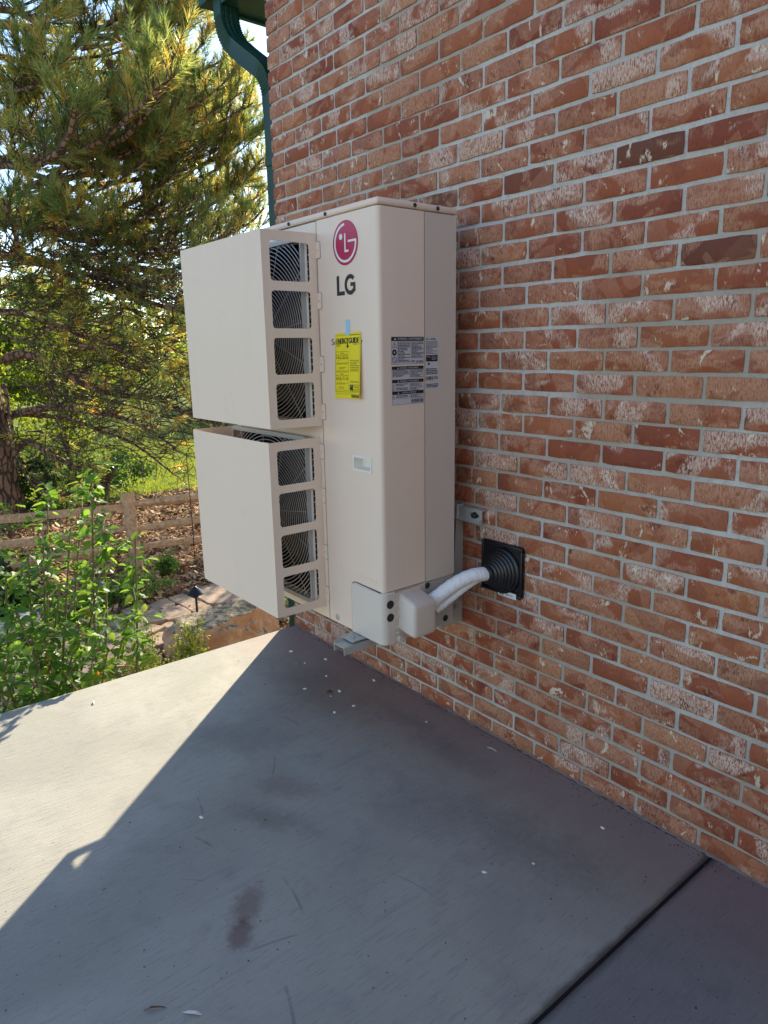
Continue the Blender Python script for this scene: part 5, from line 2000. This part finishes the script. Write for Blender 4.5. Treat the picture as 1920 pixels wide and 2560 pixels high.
# cones
for i, (x, y, d) in enumerate(((432, 126, 8.9), (385, 177, 9.2), (398, 327, 9.9), (434, 397, 10.4), (248, 651, 10.2), (545, 470, 10.2), (275, 163, 9.6))):
    c = at(x, y, d)
    m = MB()
    for j in range(9):
        t = j / 8
        rr = .036 * math.sin(math.pi * (.12 + .80 * t)) + .006
        for k in range(9):
            a = 2 * math.pi * k / 9 + j * .35
            p = c + Vector((rr * math.cos(a), rr * math.sin(a), .09 * (t - .5)))
            u = Vector((math.cos(a), math.sin(a), .5)) * .018
            s_ = Vector((-math.sin(a), math.cos(a), 0)) * .010
            m.poly([p - s_, p + s_, p + u + s_ * .6, p + u - s_ * .6])
    m.lathe(c - Vector((0, 0, .045)), (0, 0, 1), [(.008, 0), (.028, .02), (.032, .05), (.012, .088)], 10)
    m.build('pine_cone', M['cone'], pine)

# ------------------------------------------------------------------ tall flowering shrub at the slab edge
hib = thing('flowering_shrub', (-2.75, -1.0, GZ), 'tall leafy flowering shrub with buds and faded blooms at the slab edge', 'shrub')
HR = random.Random(17)
stem = MB()
leaf_pts = []        # position, direction, size
bud_mb, pet_mb, spent_mb = MB(), MB(), MB()


def blob(mb, c, r, k=1.25):
    bm = bmesh.new()
    bmesh.ops.create_icosphere(bm, subdivisions=1, radius=1)
    for v in bm.verts: v.co = Vector(c) + Vector((v.co.x * r, v.co.y * r, v.co.z * r * k))
    mb.bm(bm)


def petals(mb, c, r, n=6):
    ax = Vector((HR.uniform(-1, 1), HR.uniform(-1, 1), HR.uniform(-.2, 1))).normalized()
    a0 = ax.orthogonal().normalized(); b0 = ax.cross(a0)
    for k in range(n):
        a = 2 * math.pi * k / n
        d = a0 * math.cos(a) + b0 * math.sin(a)
        s_ = ax.cross(d) * r * .42
        c0 = Vector(c)
        mb.poly([c0, c0 + d * r * .6 + ax * r * .5 - s_, c0 + d * r + ax * r * .75, c0 + d * r * .6 + ax * r * .5 + s_])


def hib_stem(p0, p1, r0, fl, lean=.15):
    mid_ = p0.lerp(p1, .5) + Vector((HR.uniform(-lean, lean), HR.uniform(-lean, lean), HR.uniform(0, .1)))
    sp = spline([p0, mid_, p1], .05)
    n = len(sp)
    stem.tube(sp, [r0 * (1 - .75 * i / n) + .0012 for i in range(n)], 6, False)
    for i in range(int(n * .24), n):
        f = i / n
        for k in range(3 if HR.random() < .5 else 2):
            d = Vector((HR.gauss(0, 1), HR.gauss(0, 1), HR.uniform(-.5, .6))).normalized()
            pe = HR.uniform(.015, .045)
            leaf_pts.append((sp[i] + d * pe, d, HR.uniform(.046, .080) * (1.05 - .35 * f)))
        if f > .55 and HR.random() < .34 * fl:
            blob(bud_mb, sp[i] + Vector((HR.uniform(-.025, .025), HR.uniform(-.025, .025), HR.uniform(0, .03))), HR.uniform(.007, .0115))
        if f > .5 and HR.random() < .030 * fl: petals(spent_mb, sp[i] + Vector((HR.uniform(-.03, .03), HR.uniform(-.03, .03), .02)), HR.uniform(.018, .03))
        if f > .6 and HR.random() < .022 * fl: petals(pet_mb, sp[i] + Vector((HR.uniform(-.03, .03), HR.uniform(-.03, .03), .02)), HR.uniform(.018, .03))
        if f > .2 and i % 4 == 0:
            d = Vector((HR.gauss(0, 1), HR.gauss(0, 1), HR.uniform(.1, .9))).normalized()
            q = sp[i] + d * HR.uniform(.10, .26)
            s2 = spline([sp[i], sp[i].lerp(q, .5) + Vector((0, 0, .02)), q], .045)
            stem.tube(s2, [.0025] * len(s2), 5, False)
            for p in s2[1:]:
                for kk in range(3):
                    d2 = Vector((HR.gauss(0, 1), HR.gauss(0, 1), HR.uniform(-.4, .6))).normalized()
                    leaf_pts.append((p + d2 * .02, d2, HR.uniform(.042, .072)))


tips = [(229, 1195, 3.75), (256, 1326, 3.7), (338, 1348, 3.75), (176, 1322, 3.65), (70, 1398, 3.6), (14, 1428, 3.5), (108, 1360, 3.7), (245, 1463, 3.6), (322, 1542, 3.6),
        (150, 1470, 3.5), (40, 1530, 3.4), (200, 1560, 3.5), (110, 1600, 3.4), (270, 1620, 3.5), (20, 1640, 3.3), (160, 1680, 3.35), (230, 1660, 3.4), (75, 1700, 3.3), (-60, 1500, 3.4), (-90, 1400, 3.6), (-60, 1640, 3.3), (120, 1250, 4.0), (205, 1270, 3.9)]
for i, (x, y, d) in enumerate(tips):
    tip = at(x, y, d)
    b0 = Vector((HR.uniform(-2.95, -2.55), HR.uniform(-1.25, -.75), GZ - .03))
    hib_stem(b0, tip, .010, 1.0 if i < 9 else .7)
stem.build('stems', M['stem'], hib, smooth=60)


def lobed_leaf():
    """toothed three-lobed leaf, folded along its midrib; length 1 along +y"""
    half = [(0, 0), (.20, .10), (.34, .30), (.27, .40), (.33, .56), (.20, .62), (.17, .78), (.07, .84), (0, 1)]
    vs = [(0, y, -.10 * y * y) for x, y in half]
    L_ = [(-x, y, .30 * x - .10 * y * y + .03 * math.sin(9 * y)) for x, y in half]
    R2 = [(x, y, .30 * x - .10 * y * y + .03 * math.sin(9 * y + 1)) for x, y in half]
    V = vs + L_ + R2
    n = len(half)
    F = []
    for i in range(n - 1):
        F.append((i, i + 1, n + i + 1, n + i))
        F.append((i, 2 * n + i, 2 * n + i + 1, i + 1))
    return np.array(V), np.array(F)


LV, LF = lobed_leaf()
lm = bpy.data.meshes.new('leaf')
lm.from_pydata([tuple(v) for v in LV], [], [tuple(f) for f in LF])
lm.materials.append(M['hib'])
lm.polygons.foreach_set('use_smooth', [True] * len(lm.polygons))
lm.update()


def leaf_matrix(p, d, s, r):
    d = Vector(d)
    d.z -= .25
    d.normalize()
    up_ = Vector((r.gauss(0, .45), r.gauss(0, .45), 1))
    x = d.cross(up_).normalized()
    z = x.cross(d)
    return Matrix(((x.x * s, d.x * s, z.x * s, p.x), (x.y * s, d.y * s, z.y * s, p.y), (x.z * s, d.z * s, z.z * s, p.z), (0, 0, 0, 1)))


leaf_pts.sort(key=lambda q: -q[2] / max(.3, (q[0] - CAM).length) * (1 if (to_px(q[0]) or (-1, 0))[0] > 0 else .01))
off = Matrix.Translation(-wloc(hib))
for p, d, s in leaf_pts[:290]:
    o = bpy.data.objects.new('leaf', lm)
    COL.objects.link(o)
    o.parent = hib
    o.matrix_local = off @ leaf_matrix(p, d, s, HR)
VV, FF, TT = [], [], []
for i, (p, d, s) in enumerate(leaf_pts[290:]):
    m_ = np.array(leaf_matrix(p, d, s, HR))
    VV.append(LV @ m_[:3, :3].T + m_[:3, 3]); FF.append(LF + i * len(LV)); TT += [HR.betavariate(2, 2.4)] * len(LF)
put(fast_mesh('foliage', np.concatenate(VV), np.concatenate(FF), M['hib'], hib, attr=TT, smooth=True), kind='stuff')
if bud_mb.v: put(bud_mb.build('buds', M['bud'], hib, smooth=60), kind='stuff')
if spent_mb.v: put(spent_mb.build('faded_blooms', M['spent'], hib), kind='stuff')
if pet_mb.v: put(pet_mb.build('violet_blooms', M['petal'], hib), kind='stuff')


def small_bush(name, base, rx, ry, h, n, leaf, seed, label, mat):
    q = random.Random(seed); r = np.random.default_rng(seed)
    base = Vector(base)
    t = thing(name, base, label, 'shrub')
    st_ = MB(); P = []
    for i in range(46):
        a = q.uniform(0, 2 * math.pi); rad = math.sqrt(q.random())
        tip = base + Vector((rx * rad * math.cos(a), ry * rad * math.sin(a), h * (1.05 - .5 * rad * rad) * q.uniform(.7, 1.08)))
        b0 = base + Vector((rx * .25 * math.cos(a) * rad, ry * .25 * math.sin(a) * rad, -.02))
        sp = spline([b0, b0.lerp(tip, .5) + Vector((0, 0, .04)), tip], .04)
        st_.tube(sp, .003, 4, False)
        for p in sp[len(sp) // 3:]:
            for k in range(max(1, n // 420)):
                P.append((p.x + q.gauss(0, .022), p.y + q.gauss(0, .022), p.z + q.gauss(0, .018)))
    st_.build('stems', M['stem'], t)
    C = np.array(P)
    V, F = leaf_cloud(C, leaf, r, .9)
    put(fast_mesh('foliage', V, F, M[mat], t, attr=np.repeat(np.clip(r.normal(.5, .24, len(C)), 0, .99), 2)), kind='stuff')
    return t


b_ = at(370, 1650, 4.7)
small_bush('low_shrub', (b_.x, b_.y, GZ), .36, .42, .68, 5200, .022, 61, 'low small-leaved yellow-green shrub at the slab edge left of the boulder', 'box_leaf')
b_ = at(478, 1600, 4.9)
small_bush('low_shrub', (b_.x, b_.y, GZ), .16, .17, b_.z - GZ + .10, 2600, .030, 62, 'small bright yellow-green plant against the front of the boulder', 'box_leaf')
small_bush('ground_cover', (-6.18, .36, GZ), .34, .62, .30, 4600, .035, 63, 'low mound of green ground cover behind the flagstones', 'hib')
small_bush('seedling', (-6.80, 1.15, GZ), .14, .14, .26, 1400, .05, 64, 'small lone green plant in the mulch near the fence post', 'hib')
small_bush('seedling', (-4.85, 1.72, GZ), .08, .08, .16, 1000, .04, 65, 'tiny green weed beside the garden hose', 'hib')
small_bush('weed', (-2.35, .35, GZ), .12, .12, .95, 1500, .035, 66, 'green weed growing beside the foot of the downspout', 'box_leaf')
